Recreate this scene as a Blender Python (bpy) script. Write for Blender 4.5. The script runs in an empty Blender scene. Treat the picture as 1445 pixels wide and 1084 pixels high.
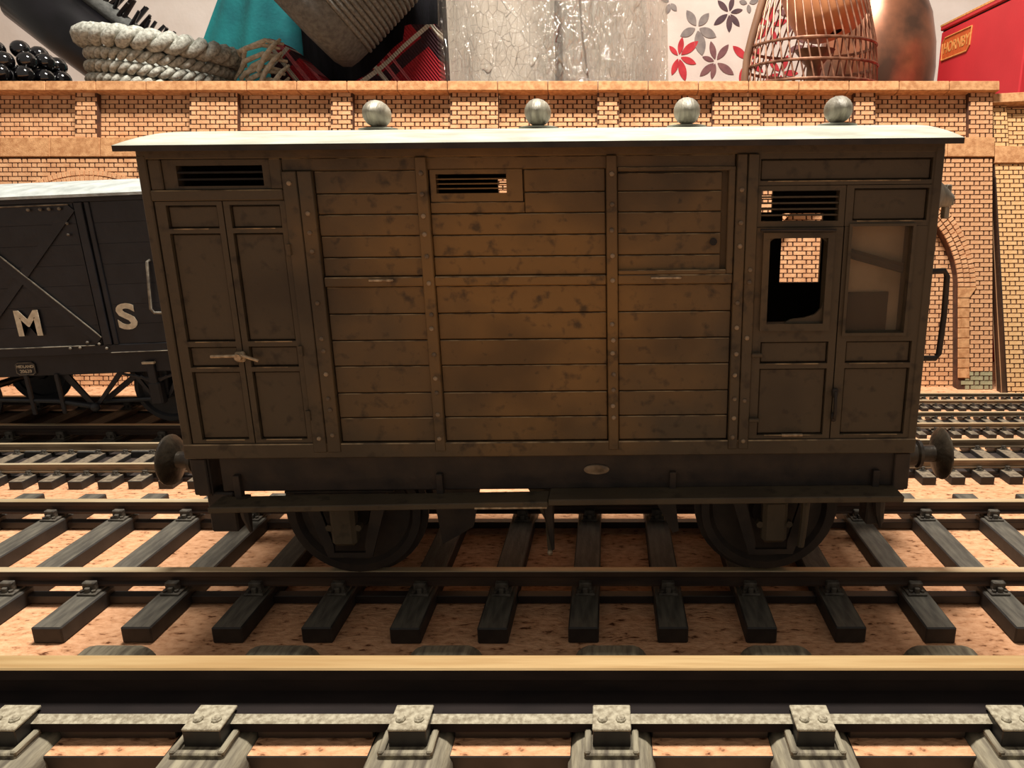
import bpy, math, random
from mathutils import Vector, Matrix
random.seed(7)
S = 0.001                     # the layout is modelled in millimetres, at its true size
C = bpy.context.scene.collection
R = math.radians
PITCH = R(14.698)

# ------------------------------------------------------------------ camera, room light, exposure
sc = bpy.context.scene
cd = bpy.data.cameras.new('camera'); cam = bpy.data.objects.new('camera', cd); C.objects.link(cam)
cam.location = (0, -0.1494, 0.0804); cam.rotation_euler = (math.pi/2-PITCH, 0, 0)
cd.sensor_width = 36; cd.lens = 36*1037/1445; cd.shift_x = -0.0952
cd.clip_start = 0.005; cd.clip_end = 20
sc.camera = cam

world = bpy.data.worlds.new('room'); sc.world = world; world.use_nodes = True
wb = world.node_tree.nodes['Background']; wb.inputs[0].default_value = (1.0, 0.90, 0.78, 1); wb.inputs[1].default_value = 0.29

ld = bpy.data.lights.new('table_lamp_light', 'AREA'); ld.shape = 'RECTANGLE'; ld.size = 0.15; ld.size_y = 0.06; ld.energy = 5.0; ld.color = (1.0, 0.93, 0.83)
lo = bpy.data.objects.new('table_lamp_light', ld); C.objects.link(lo); lo.location = (-0.012, 0.05, 0.50)

sc.view_settings.view_transform = 'Standard'; sc.view_settings.look = 'None'
sc.view_settings.exposure = 0.0; sc.view_settings.gamma = 1; sc.view_settings.use_curve_mapping = False

# ------------------------------------------------------------------ materials
def lin(r, g, b):
    f = lambda v: (v/255/12.92) if v/255 <= .04045 else ((v/255+.055)/1.055)**2.4
    return (f(r), f(g), f(b), 1)

MATS = {}
def mat(name, c1, c2=None, rough=.6, metal=0., scale=.3, bump=0., bscale=None, stretch=(1,1,1), detail=6., lo_=.35, hi_=.65, spec=.5, coat=0., ref=None):
    """noise-mottled surface; scales are per millimetre"""
    m = bpy.data.materials.new(name); m.use_nodes = True; nt = m.node_tree; N = nt.nodes; Lk = nt.links
    b = N['Principled BSDF']; b.inputs['Roughness'].default_value = rough; b.inputs['Metallic'].default_value = metal
    b.inputs['Specular IOR Level'].default_value = spec; b.inputs['Coat Weight'].default_value = coat
    tc = N.new('ShaderNodeTexCoord'); mp = N.new('ShaderNodeMapping'); mp.inputs['Scale'].default_value = tuple(1000*s for s in stretch)
    if ref: tc.object = ref
    Lk.new(tc.outputs['Object'], mp.inputs['Vector'])
    if c2 is None: c2 = tuple(v*.7 for v in c1[:3])+(1,)
    n = N.new('ShaderNodeTexNoise'); n.inputs['Scale'].default_value = scale; n.inputs['Detail'].default_value = detail
    Lk.new(mp.outputs[0], n.inputs['Vector'])
    r = N.new('ShaderNodeValToRGB'); r.color_ramp.elements[0].position = lo_; r.color_ramp.elements[1].position = hi_
    r.color_ramp.elements[0].color = c2; r.color_ramp.elements[1].color = c1
    Lk.new(n.outputs['Fac'], r.inputs[0]); Lk.new(r.outputs[0], b.inputs['Base Color'])
    if bump:
        n2 = N.new('ShaderNodeTexNoise'); n2.inputs['Scale'].default_value = bscale or scale*3; n2.inputs['Detail'].default_value = 5
        Lk.new(mp.outputs[0], n2.inputs['Vector'])
        bp = N.new('ShaderNodeBump'); bp.inputs['Strength'].default_value = min(1, bump); bp.inputs['Distance'].default_value = .0004
        Lk.new(n2.outputs['Fac'], bp.inputs['Height']); Lk.new(bp.outputs[0], b.inputs['Normal'])
    MATS[name] = m
    return m

def ground_material():
    m = bpy.data.materials.new('fibre_board'); m.use_nodes = True; nt = m.node_tree; N = nt.nodes; L = nt.links
    b = N['Principled BSDF']; b.inputs['Roughness'].default_value = .95; b.inputs['Specular IOR Level'].default_value = .1
    tc = N.new('ShaderNodeTexCoord'); mp = N.new('ShaderNodeMapping'); mp.inputs['Scale'].default_value = (650, 1300, 1000)
    L.new(tc.outputs['Object'], mp.inputs[0])
    d = N.new('ShaderNodeTexNoise'); d.inputs['Scale'].default_value = .35; d.inputs['Detail'].default_value = 3
    L.new(mp.outputs[0], d.inputs['Vector'])
    mx = N.new('ShaderNodeMixRGB'); mx.blend_type = 'ADD'; mx.inputs[0].default_value = 2.6
    L.new(mp.outputs[0], mx.inputs[1]); L.new(d.outputs['Color'], mx.inputs[2])
    n = N.new('ShaderNodeTexNoise'); n.inputs['Scale'].default_value = .8; n.inputs['Detail'].default_value = 5; n.inputs['Roughness'].default_value = .55
    L.new(mx.outputs[0], n.inputs['Vector'])
    r = N.new('ShaderNodeValToRGB'); e = r.color_ramp.elements
    e[0].position = .30; e[0].color = lin(96, 58, 38); e[1].position = .40; e[1].color = lin(206, 158, 120)
    x = e.new(.62); x.color = lin(230, 184, 146)
    L.new(n.outputs['Fac'], r.inputs[0])
    big = N.new('ShaderNodeTexNoise'); big.inputs['Scale'].default_value = .03; big.inputs['Detail'].default_value = 2
    L.new(mp.outputs[0], big.inputs['Vector'])
    m2 = N.new('ShaderNodeMixRGB'); m2.blend_type = 'MULTIPLY'; m2.inputs[2].default_value = lin(240, 222, 212)
    L.new(big.outputs['Fac'], m2.inputs[0]); L.new(r.outputs[0], m2.inputs[1]); L.new(m2.outputs[0], b.inputs['Base Color'])
    bp = N.new('ShaderNodeBump'); bp.inputs['Strength'].default_value = .9; bp.inputs['Distance'].default_value = .0007
    L.new(n.outputs['Fac'], bp.inputs['Height']); L.new(bp.outputs[0], b.inputs['Normal'])
    return m

M_ground = ground_material()
M_wallpaint = mat('cream_plaster', lin(244, 234, 226), lin(234, 222, 212), rough=.9, scale=.05, bump=.3, bscale=.4)
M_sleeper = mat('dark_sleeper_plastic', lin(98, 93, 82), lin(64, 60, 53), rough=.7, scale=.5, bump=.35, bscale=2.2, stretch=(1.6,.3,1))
M_sideshade = mat('side_shade_black', lin(46, 42, 38), lin(32, 29, 27), rough=.6, scale=.5)  # shade on the sides and ends, put into the colour
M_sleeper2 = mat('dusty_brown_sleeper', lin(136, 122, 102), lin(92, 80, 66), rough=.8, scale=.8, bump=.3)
M_nickel = mat('dull_nickel_side', lin(150, 130, 104), lin(104, 86, 66), rough=.5, metal=.2, scale=.3, stretch=(.25,1,1))
M_shadestrip = mat('dark_shade_brown', lin(58, 46, 40), lin(36, 28, 26), rough=.9, scale=.6, bump=.4)  # dark brown standing for the shade between sleepers
M_web = mat('black_moulded_plastic', lin(40, 36, 34), lin(28, 24, 22), rough=.5)
M_chair = mat('grey_cast_chair', lin(92, 86, 76), lin(52, 46, 40), rough=.55, scale=.8, bump=.4, bscale=2.5)
M_railside = mat('rusty_rail_side', lin(74, 54, 40), lin(44, 32, 26), rough=.6, scale=.25, bump=.15, stretch=(.25,1,1))
M_railtop = mat('worn_rail_head', lin(222, 204, 170), lin(196, 172, 134), rough=.42, metal=.45, scale=.5, stretch=(.08,1,1))
M_brass = mat('brass_rail_head', lin(186, 158, 112), lin(166, 134, 88), rough=.5, metal=.25, scale=.6, stretch=(.06,1,1), bump=.1)
M_gside = mat('dark_rail_web', lin(36, 29, 28), lin(26, 21, 21), rough=.85, spec=.2, scale=.3, stretch=(.3,1,1), bump=.2)
M_gfoot = mat('pale_rail_foot', lin(176, 168, 146), lin(128, 118, 98), rough=.8, scale=1.4, bump=.5, bscale=3)  # paler than the web; used on foot tops and clip plates
M_gsleeper = mat('dusty_grey_sleeper', lin(150, 142, 120), lin(84, 76, 64), rough=.8, scale=.55, bump=.5, bscale=1.6, stretch=(1.6,.22,1))
M_brick = mat('tan_brick', lin(230, 178, 132), lin(208, 152, 108), rough=.85, scale=.22, bump=.5, bscale=2.6, detail=9)
M_brick2 = mat('pale_brick', lin(236, 192, 138), lin(218, 168, 112), rough=.85, scale=.22, bump=.5, bscale=2.6, detail=9)
M_green = mat('grey_green_brick', lin(170, 166, 132), lin(136, 130, 100), rough=.85, scale=.4, bump=.4)
M_joint = mat('burnt_joint', lin(92, 56, 34), lin(66, 38, 22), rough=.9)
M_stone = mat('tan_stone', lin(220, 166, 116), lin(184, 128, 82), rough=.85, scale=.5, bump=.5, bscale=3.5, detail=10)
M_burnt = mat('burnt_mdf_edge', lin(64, 40, 26), lin(34, 20, 15), rough=.45, scale=.3, stretch=(1,1,.1))
M_edge2 = mat('pale_mdf_seam', lin(190, 150, 112), lin(150, 110, 80), rough=.5, stretch=(1,1,.1))

# ------------------------------------------------------------------ mesh building
class MB:
    def __init__(s): s.v = []; s.f = []; s.mi = []
    def add(s, vs, fs, mi=0):
        o = len(s.v); s.v += [tuple(p) for p in vs]; s.f += [tuple(i+o for i in q) for q in fs]
        s.mi += (mi if isinstance(mi, list) else [mi]*len(fs)); return s
    def box(s, x0, x1, y0, y1, z0, z1, mi=0):
        v = [(x0,y0,z0),(x1,y0,z0),(x1,y1,z0),(x0,y1,z0),(x0,y0,z1),(x1,y0,z1),(x1,y1,z1),(x0,y1,z1)]
        return s.add(v, [(0,3,2,1),(4,5,6,7),(0,1,5,4),(1,2,6,5),(2,3,7,6),(3,0,4,7)], mi)
    def cbox(s, x0, x1, y0, y1, z0, z1, c=.2, mi=0):
        """box with chamfered edges"""
        import itertools
        vs = []; idx = {}
        lim = ((x0,x1),(y0,y1),(z0,z1))
        for sx, sy, sz in itertools.product((0,1), repeat=3):
            for ax in range(3):
                p = []
                for k, sg in enumerate((sx,sy,sz)):
                    e = lim[k][sg]
                    p.append(e if k == ax else e + (c if sg == 0 else -c))
                idx[(sx,sy,sz,ax)] = len(vs); vs.append(tuple(p))
        fs = []
        for ax in range(3):
            a, b = [k for k in range(3) if k != ax]
            for sg in (0,1):
                q = []
                for (u,w) in ((0,0),(1,0),(1,1),(0,1)):
                    k = [0,0,0]; k[ax] = sg; k[a] = u; k[b] = w; q.append(idx[tuple(k)+(ax,)])
                flip = (sg == 0) != (ax == 1)
                fs.append(tuple(reversed(q)) if flip else tuple(q))
        for ax in range(3):           # edges along ax
            a, b = [k for k in range(3) if k != ax]
            for u in (0,1):
                for w in (0,1):
                    k0 = [0,0,0]; k1 = [0,0,0]; k0[a]=k1[a]=u; k0[b]=k1[b]=w; k1[ax]=1
                    q = [idx[tuple(k0)+(a,)], idx[tuple(k1)+(a,)], idx[tuple(k1)+(b,)], idx[tuple(k0)+(b,)]]
                    fs.append(tuple(q))
        for t in itertools.product((0,1), repeat=3):
            fs.append((idx[t+(0,)], idx[t+(1,)], idx[t+(2,)]))
        return s.add(vs, fs, mi)
    def prismx(s, prof, x0, x1, mi=None):
        """profile of (y, z) points run along x; mi lists a material per profile edge"""
        n = len(prof); v = [(x0,y,z) for y,z in prof]+[(x1,y,z) for y,z in prof]
        f = [(i,(i+1)%n,n+(i+1)%n,n+i) for i in range(n)]; m = list(mi) if mi else [0]*n
        return s.add(v, f+[tuple(reversed(range(n))), tuple(range(n,2*n))], m+[0,0])
    def prismy(s, prof, y0, y1, mi=0):
        """profile of (x, z) points run along y"""
        n = len(prof); v = [(x,y0,z) for x,z in prof]+[(x,y1,z) for x,z in prof]
        return s.add(v, [(i,(i+1)%n,n+(i+1)%n,n+i) for i in range(n)]+[tuple(reversed(range(n))), tuple(range(n,2*n))], mi)
    def lathe(s, prof, o=(0,0,0), ax=(0,0,1), n=20, mi=0, caps=True):
        """profile of (r, t) turned about axis ax through o"""
        a = Vector(ax).normalized(); u = a.orthogonal().normalized(); w = a.cross(u); o = Vector(o)
        vs = []
        for r, t in prof:
            for k in range(n):
                an = 2*math.pi*k/n; vs.append(tuple(o+a*t+(u*math.cos(an)+w*math.sin(an))*r))
        fs = []
        for j in range(len(prof)-1):
            for k in range(n):
                fs.append((j*n+k, j*n+(k+1)%n, (j+1)*n+(k+1)%n, (j+1)*n+k))
        if caps: fs += [tuple(reversed(range(n))), tuple(range((len(prof)-1)*n, len(prof)*n))]
        return s.add(vs, fs, mi)
    def cyl(s, p0, p1, r0, r1=None, n=12, mi=0):
        p0 = Vector(p0); d = Vector(p1)-p0
        return s.lathe([(r0,0),(r0 if r1 is None else r1, d.length)], p0, d, n, mi)
    def tube(s, path, r, n=8, mi=0, closed=False):
        P = [Vector(p) for p in path]; m = len(P); rings = []; u = None; vs = []
        for i in range(m):
            t = (P[(i+1)%m]-P[i-1]) if closed else (P[min(i+1,m-1)]-P[max(i-1,0)])
            t.normalize()
            if u is None: u = t.orthogonal().normalized()
            u = (u - t*u.dot(t)); u = u.normalized() if u.length > 1e-6 else t.orthogonal().normalized()
            w = t.cross(u); rr = r[i] if isinstance(r, (list,tuple)) else r
            for k in range(n):
                an = 2*math.pi*k/n; vs.append(tuple(P[i]+(u*math.cos(an)+w*math.sin(an))*rr))
        fs = []
        for i in range(m if closed else m-1):
            j = (i+1)%m
            for k in range(n): fs.append((i*n+k, i*n+(k+1)%n, j*n+(k+1)%n, j*n+k))
        if not closed: fs += [tuple(reversed(range(n))), tuple(range((m-1)*n, m*n))]
        return s.add(vs, fs, mi)
    def ball(s, c, r, n=10, mi=0, sq=(1,1,1)):
        vs = []; fs = []; m = n//2
        for j in range(1, m):
            ph = math.pi*j/m
            for k in range(n):
                an = 2*math.pi*k/n
                vs.append((c[0]+sq[0]*r*math.sin(ph)*math.cos(an), c[1]+sq[1]*r*math.sin(ph)*math.sin(an), c[2]+sq[2]*r*math.cos(ph)))
        t = len(vs); vs += [(c[0],c[1],c[2]+r*sq[2]),(c[0],c[1],c[2]-r*sq[2])]
        for j in range(m-2):
            for k in range(n): fs.append((j*n+k,(j+1)*n+k,(j+1)*n+(k+1)%n,j*n+(k+1)%n))
        for k in range(n):
            fs.append((t,k,(k+1)%n)); fs.append((t+1,(m-2)*n+(k+1)%n,(m-2)*n+k))
        return s.add(vs, fs, mi)
    def grid(s, fn, nu, nv, mi=0):
        vs = [fn(i/nu, j/nv) for j in range(nv+1) for i in range(nu+1)]
        w = nu+1
        return s.add(vs, [(j*w+i, j*w+i+1, (j+1)*w+i+1, (j+1)*w+i) for j in range(nv) for i in range(nu)], mi)
    def mesh(s, name, m, smooth=None):
        me = bpy.data.meshes.new(name); me.from_pydata([(x*S,y*S,z*S) for x,y,z in s.v], [], s.f)
        for q in (m if isinstance(m, (list,tuple)) else [m]): me.materials.append(q)
        if any(s.mi): me.polygons.foreach_set('material_index', s.mi)
        bmn = __import__('bmesh'); b = bmn.new(); b.from_mesh(me); bmn.ops.recalc_face_normals(b, faces=b.faces); b.to_mesh(me); b.free()
        if smooth is not None:
            me.polygons.foreach_set('use_smooth', [True]*len(me.polygons)); me.set_sharp_from_angle(angle=R(smooth))
        me.update(); return me
    def build(s, name, m, parent=None, loc=None, rot=None, smooth=None):
        return link(name, s.mesh(name, m, smooth), parent, loc, rot)

def link(name, me, parent=None, loc=None, rot=None):
    o = bpy.data.objects.new(name, me); C.objects.link(o)
    if parent is not None: o.parent = parent
    if loc: o.location = tuple(v*S for v in loc)
    if rot: o.rotation_euler = rot
    return o
def empty(name, loc=(0,0,0), rot=(0,0,0)):
    o = bpy.data.objects.new(name, None); o.empty_display_size = .01; C.objects.link(o)
    o.location = tuple(v*S for v in loc); o.rotation_euler = rot; return o
def tag(o, label=None, cat=None, group=None, kind=None):
    if label: o['label'] = label
    if cat: o['category'] = cat
    if group: o['group'] = group
    if kind: o['kind'] = kind
    return o
def text(name, body, size, m, parent, loc, rot=(math.pi/2,0,0), extrude=.12, bold=0., sx=1., space=1.):
    cu = bpy.data.curves.new(name, 'FONT'); cu.body = body; cu.size = size*S; cu.extrude = extrude*S; cu.align_x = 'CENTER'; cu.align_y = 'CENTER'
    cu.offset = bold*S; cu.space_character = space; cu.resolution_u = 4
    t = bpy.data.objects.new('tmp', cu); C.objects.link(t); bpy.context.view_layer.update()
    me = bpy.data.meshes.new_from_object(t.evaluated_get(bpy.context.evaluated_depsgraph_get())); bpy.data.objects.remove(t)
    me.name = name; me.materials.clear(); me.materials.append(m)
    if sx != 1.:
        for v in me.vertices: v.co.x *= sx
    return link(name, me, parent, loc, rot)

# ------------------------------------------------------------------ the setting
g = MB().box(-700, 700, -420, 520, -18, 0).build('ground_board', M_ground)
tag(g, 'pinkish brown fibre board the tracks are laid on', 'board', kind='structure')
w = MB().box(-1200, 1200, 430, 460, -18, 900).build('wall_back', M_wallpaint); tag(w, kind='structure', label='cream painted room wall behind the clutter')

# ------------------------------------------------------------------ tracks
def rail_profile(y, z0, z1, head, web, foot, hh, fh):
    a, b, c = head/2, web/2, foot/2
    return [(y-c,z0),(y-c,z0+fh*.7),(y-b,z0+fh*1.25),(y-b,z1-hh*1.3),(y-a,z1-hh),(y-a,z1-.12*hh),(y-a*.8,z1),(y+a*.8,z1),(y+a,z1-.12*hh),(y+a,z1-hh),(y+b,z1-hh*1.3),(y+b,z0+fh*1.25),(y+c,z0+fh*.7),(y+c,z0)]
RAIL_MI = [0,0,0,0,0,1,1,1,0,0,0,0,0,0]
def chair_mesh(k, name, rail_foot, z_rail, m):
    """cast chair holding the rail: base plate, two jaws, bolts; k is its size"""
    b = MB(); f = rail_foot/2
    b.cbox(-1.9*k, 1.9*k, -3.3*k, 3.3*k, 0, .5*k, .12*k)
    for sgn in (-1, 1):
        y0, y1 = sorted((sgn*f*.95, sgn*(f+1.25*k)))
        b.cbox(-1.25*k, 1.25*k, y0, y1, .3*k, z_rail+1.35*k, .15*k)
        y0, y1 = sorted((sgn*(f+1.2*k), sgn*(f+1.9*k)))
        b.cbox(-.5*k, .5*k, y0, y1, .3*k, z_rail+.5*k, .12*k)
        for dx in (-1.15, 1.15): b.cyl((dx*k, sgn*2.55*k, .4*k), (dx*k, sgn*2.55*k, .95*k), .42*k, n=6)
    return b.mesh(name, m)
def track(label, cx, cy, rz, x0, x1, gauge, head, rz0, rz1, pitch, phase, slen, swid, sh, ck, wide_shade=False):
    root = tag(empty('railway_track', (cx, cy, 0), (0, 0, rz)), label, 'track')
    for sgn in (-1, 1):
        y = sgn*(gauge/2+head/2)
        MB().prismx(rail_profile(y, rz0, rz1, head, head*.42, head*1.15, (rz1-rz0)*.38, (rz1-rz0)*.2), x0, x1, RAIL_MI).build('rail', [M_nickel if gauge < 20 else M_railside, M_railtop], root)
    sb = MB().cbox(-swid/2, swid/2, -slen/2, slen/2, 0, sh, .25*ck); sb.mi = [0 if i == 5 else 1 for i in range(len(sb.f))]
    sm = sb.mesh('sleeper', [M_sleeper2 if gauge < 20 else M_sleeper, M_sideshade])
    if gauge < 20 or wide_shade: MB().box(x0, x1, -gauge/2-(14 if wide_shade else 2.6*ck), gauge/2+(14 if wide_shade else 2.6*ck), 0, sh*.45).build('shade_strip', M_shadestrip, root)  # dark strip added for the shade between and beside the sleepers
    cm = chair_mesh(ck, 'chair', head*1.15, rz0-sh, M_chair)
    k = math.ceil((x0-phase)/pitch); wm = MB().cbox(swid/2-pitch/2-.05, pitch/2-swid/2+.05, -.55*head, .55*head, sh*.12, sh*.62, .08).mesh('joining_web', M_web)
    while phase+k*pitch < x1:
        x = phase+k*pitch
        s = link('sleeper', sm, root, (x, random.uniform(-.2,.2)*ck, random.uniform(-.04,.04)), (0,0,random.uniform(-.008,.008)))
        for sgn in (-1, 1): link('chair', cm, s, (0, sgn*(gauge/2+head/2), sh))
        for sgn in (-1, 1):
            y = sgn*(gauge/2+head/2)
            link('joining_web', wm, root, (x+pitch/2, y, 0))
        k += 1
    return root
track('wide dark-sleepered track with bullhead rails under the brown brake van', 0, 0, 0, -330, 300, 32, 1.9, 4.3, 7.5, 16.35, -102.9, 62, 5.6, 3.3, 1.)
track('small track with bright rails right behind the brake van', 0, 58, .0135, -330, 300, 16.5, 1.15, 2.9, 5.5, 8.24, -157., 30, 3.9, 2.4, .52)
track('dark track carrying the black lettered wagon', -190, 94.1, 0, -160, 118, 32, 1.9, 4.3, 7.5, 16.35, -3, 62, 5.6, 3.3, 1., True)
track('narrow small-scale track, second nearest to the brick wall', 100, 95.4, .006, -165, 220, 12, 1.1, 2.4, 4.2, 5.85, -1., 23, 2.7, 1.7, .4)
track('narrowest track of all, laid along the foot of the brick wall', 100, 124., 0, -165, 220, 9, .95, 2.2, 3.7, 4.75, 0., 17, 2.2, 1.5, .32)

def big_track():
    root = tag(empty('railway_track', (0, -55.7, 0)), 'largest track with heavy brass-topped rail and grey rounded sleepers, closest of all', 'track')
    for yc in (1.5, -46.9):
        prof = [(yc-5.8,5.25),(yc-5.8,6.65),(yc-4.1,6.95),(yc-.75,8.3),(yc-.75,10.2),(yc-1.75,10.9),(yc-1.75,12.5),(yc-1.5,12.75),(yc+1.5,12.75),(yc+1.75,12.5),(yc+1.75,10.9),(yc+.75,10.2),(yc+.75,8.3),(yc+4.1,6.95),(yc+5.8,6.65),(yc+5.8,5.25)]
        mi = [0]*16; mi[7] = 1; mi[6] = 1; mi[8] = 1; mi[1] = 2; mi[13] = 2
        MB().prismx(prof, -250, 240, mi).build('rail', [M_gside, M_brass, M_gfoot], root)
    def sleeper():
        b = MB(); hw = 6.3; n = 14; ys = [-66, -65, 17.0, 18.6]; sc_ = [.8, 1, 1, .82]
        vs = []
        for y, q in zip(ys, sc_):
            for i in range(n+1):
                a = math.pi*i/n
                vs.append((-hw*math.cos(a)*(.96+.04*q), y, (1.2+3.5*min(1, 1.25*math.sin(a)**.8))*q if 0 < i < n else 0))
        fs = [(j*(n+1)+i, j*(n+1)+i+1, (j+1)*(n+1)+i+1, (j+1)*(n+1)+i) for j in range(3) for i in range(n)]
        fs += [tuple(range(n+1)), tuple(range(3*(n+1), 4*(n+1)))]
        return b.add(vs, fs).mesh('sleeper', M_gsleeper, 40)
    sm = sleeper()
    def fix(sgn):
        b = MB()                                        # cast base with raised rim, clip plate with two bolts
        b.cbox(-3.8, 3.8, -10.4, -5.4, 4.3, 5.1, .25)
        b.cbox(-3.8, -2.9, -10.3, -5.2, 4.9, 5.8, .2); b.cbox(2.9, 3.8, -10.3, -5.2, 4.9, 5.8, .2); b.cbox(-3.7, 3.7, -10.4, -9.4, 4.9, 5.5, .2)
        c = MB()
        c.cbox(-2.65, 2.65, -8.5, -4.2, 4.9, 7.6, .12, 1)
        c.cbox(-2.7, 2.7, -8.55, -3.4, 7.55, 8.0, .12)
        for dx in (-1.3, 1.3):
            c.lathe([(.72,0),(.72,.25),(.5,.55),(.15,.65)], (dx,-6.6,7.95), n=8)
        if sgn < 0:
            for q in (b, c): q.v = [(x, -y, z) for x, y, z in q.v]
        return b.mesh('base_plate', M_gsleeper), c.mesh('rail_clip', [M_gfoot, M_web])
    near = fix(1)
    for k in range(-8, 8):
        s = link('sleeper', sm, root, (.3+28.6*k, 0, 0), (0,0,random.uniform(-.01,.01)))
        for yc in (1.5, -46.9):
            for me, nm in zip(near, ('base_plate','rail_clip')):
                link(nm, me, s, (0, yc, 0))
    ib = MB().cbox(-8.6, 8.6, -7.0, 8, 0, 3.45, .15); ib.mi = [0 if i == 5 else 1 for i in range(len(ib.f))]; im = ib.mesh('lit_band_strip', [M_ground, M_sideshade])
    for k in range(-8, 7): link('lit_band_strip', im, root, (.3+28.6*(k+.5), 0, 0))  # strips added and raised to catch the lamp as a lit ground band
    wm = MB().cbox(-8.5, 8.5, -3.6, 3.0, 3.5, 5.2, .2).mesh('joining_web', M_web)
    for k in range(-8, 7): link('joining_web', wm, root, (.3+28.6*(k+.5), 0, 0))
big_track()

# ------------------------------------------------------------------ brick walls (low-relief, leaning back)
CO = 1.9; ST = 5.15; HD = 1.75; JT = .30; VJ = .58
def flemish(u0, u1, v0, v1, keep=None, shift=0.):
    """rectangles of Flemish bond clipped to u0..u1"""
    out = []; row = 0; v = v0
    while v < v1-.4:
        h = min(CO-JT, v1-v); u = u0 - ((ST+HD+2*VJ)*.5 if row % 2 else 0) - shift - (ST+HD+2*VJ)
        st = True
        while u < u1:
            L = ST if st else HD
            a, b = max(u, u0+.1), min(u+L, u1-.1)
            if b-a > .5 and (keep is None or keep((a+b)/2, v+h/2)): out.append((a, b, v, v+h))
            u += L+VJ; st = not st
        v += CO; row += 1
    return out
def brick_mesh_into(mb, a, b, v0, v1, w, t=.32, c=.08, o=(0,0)):
    a, b, v0, v1 = a-o[0], b-o[0], v0-o[1], v1-o[1]
    mb.add([(a,w,v0),(b,w,v0),(b,w,v1),(a,w,v1),(a+c,w-t,v0+c),(b-c,w-t,v0+c),(b-c,w-t,v1-c),(a+c,w-t,v1-c)],
           [(4,5,6,7),(0,1,5,4),(1,2,6,5),(2,3,7,6),(3,0,4,7)])
def lay(root, rects, m, limit):
    """the first `limit` bricks as separate parts sharing meshes, the rest joined"""
    cache = {}; rest = MB()
    for i, (a, b, v0, v1, w) in enumerate(rects):
        if i < limit:
            key = (round(b-a, 2), round(v1-v0, 2), w)
            if key not in cache:
                mb = MB(); brick_mesh_into(mb, 0, b-a, 0, v1-v0, 0); cache[key] = mb.mesh('brick', m)
            link('brick', cache[key], root, (a, w-random.uniform(0,.1), v0))
        else: brick_mesh_into(rest, a, b, v0, v1, w-random.uniform(0,.1))
    if rest.v: tag(rest.build('brickwork', m, root), kind='stuff')

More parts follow.
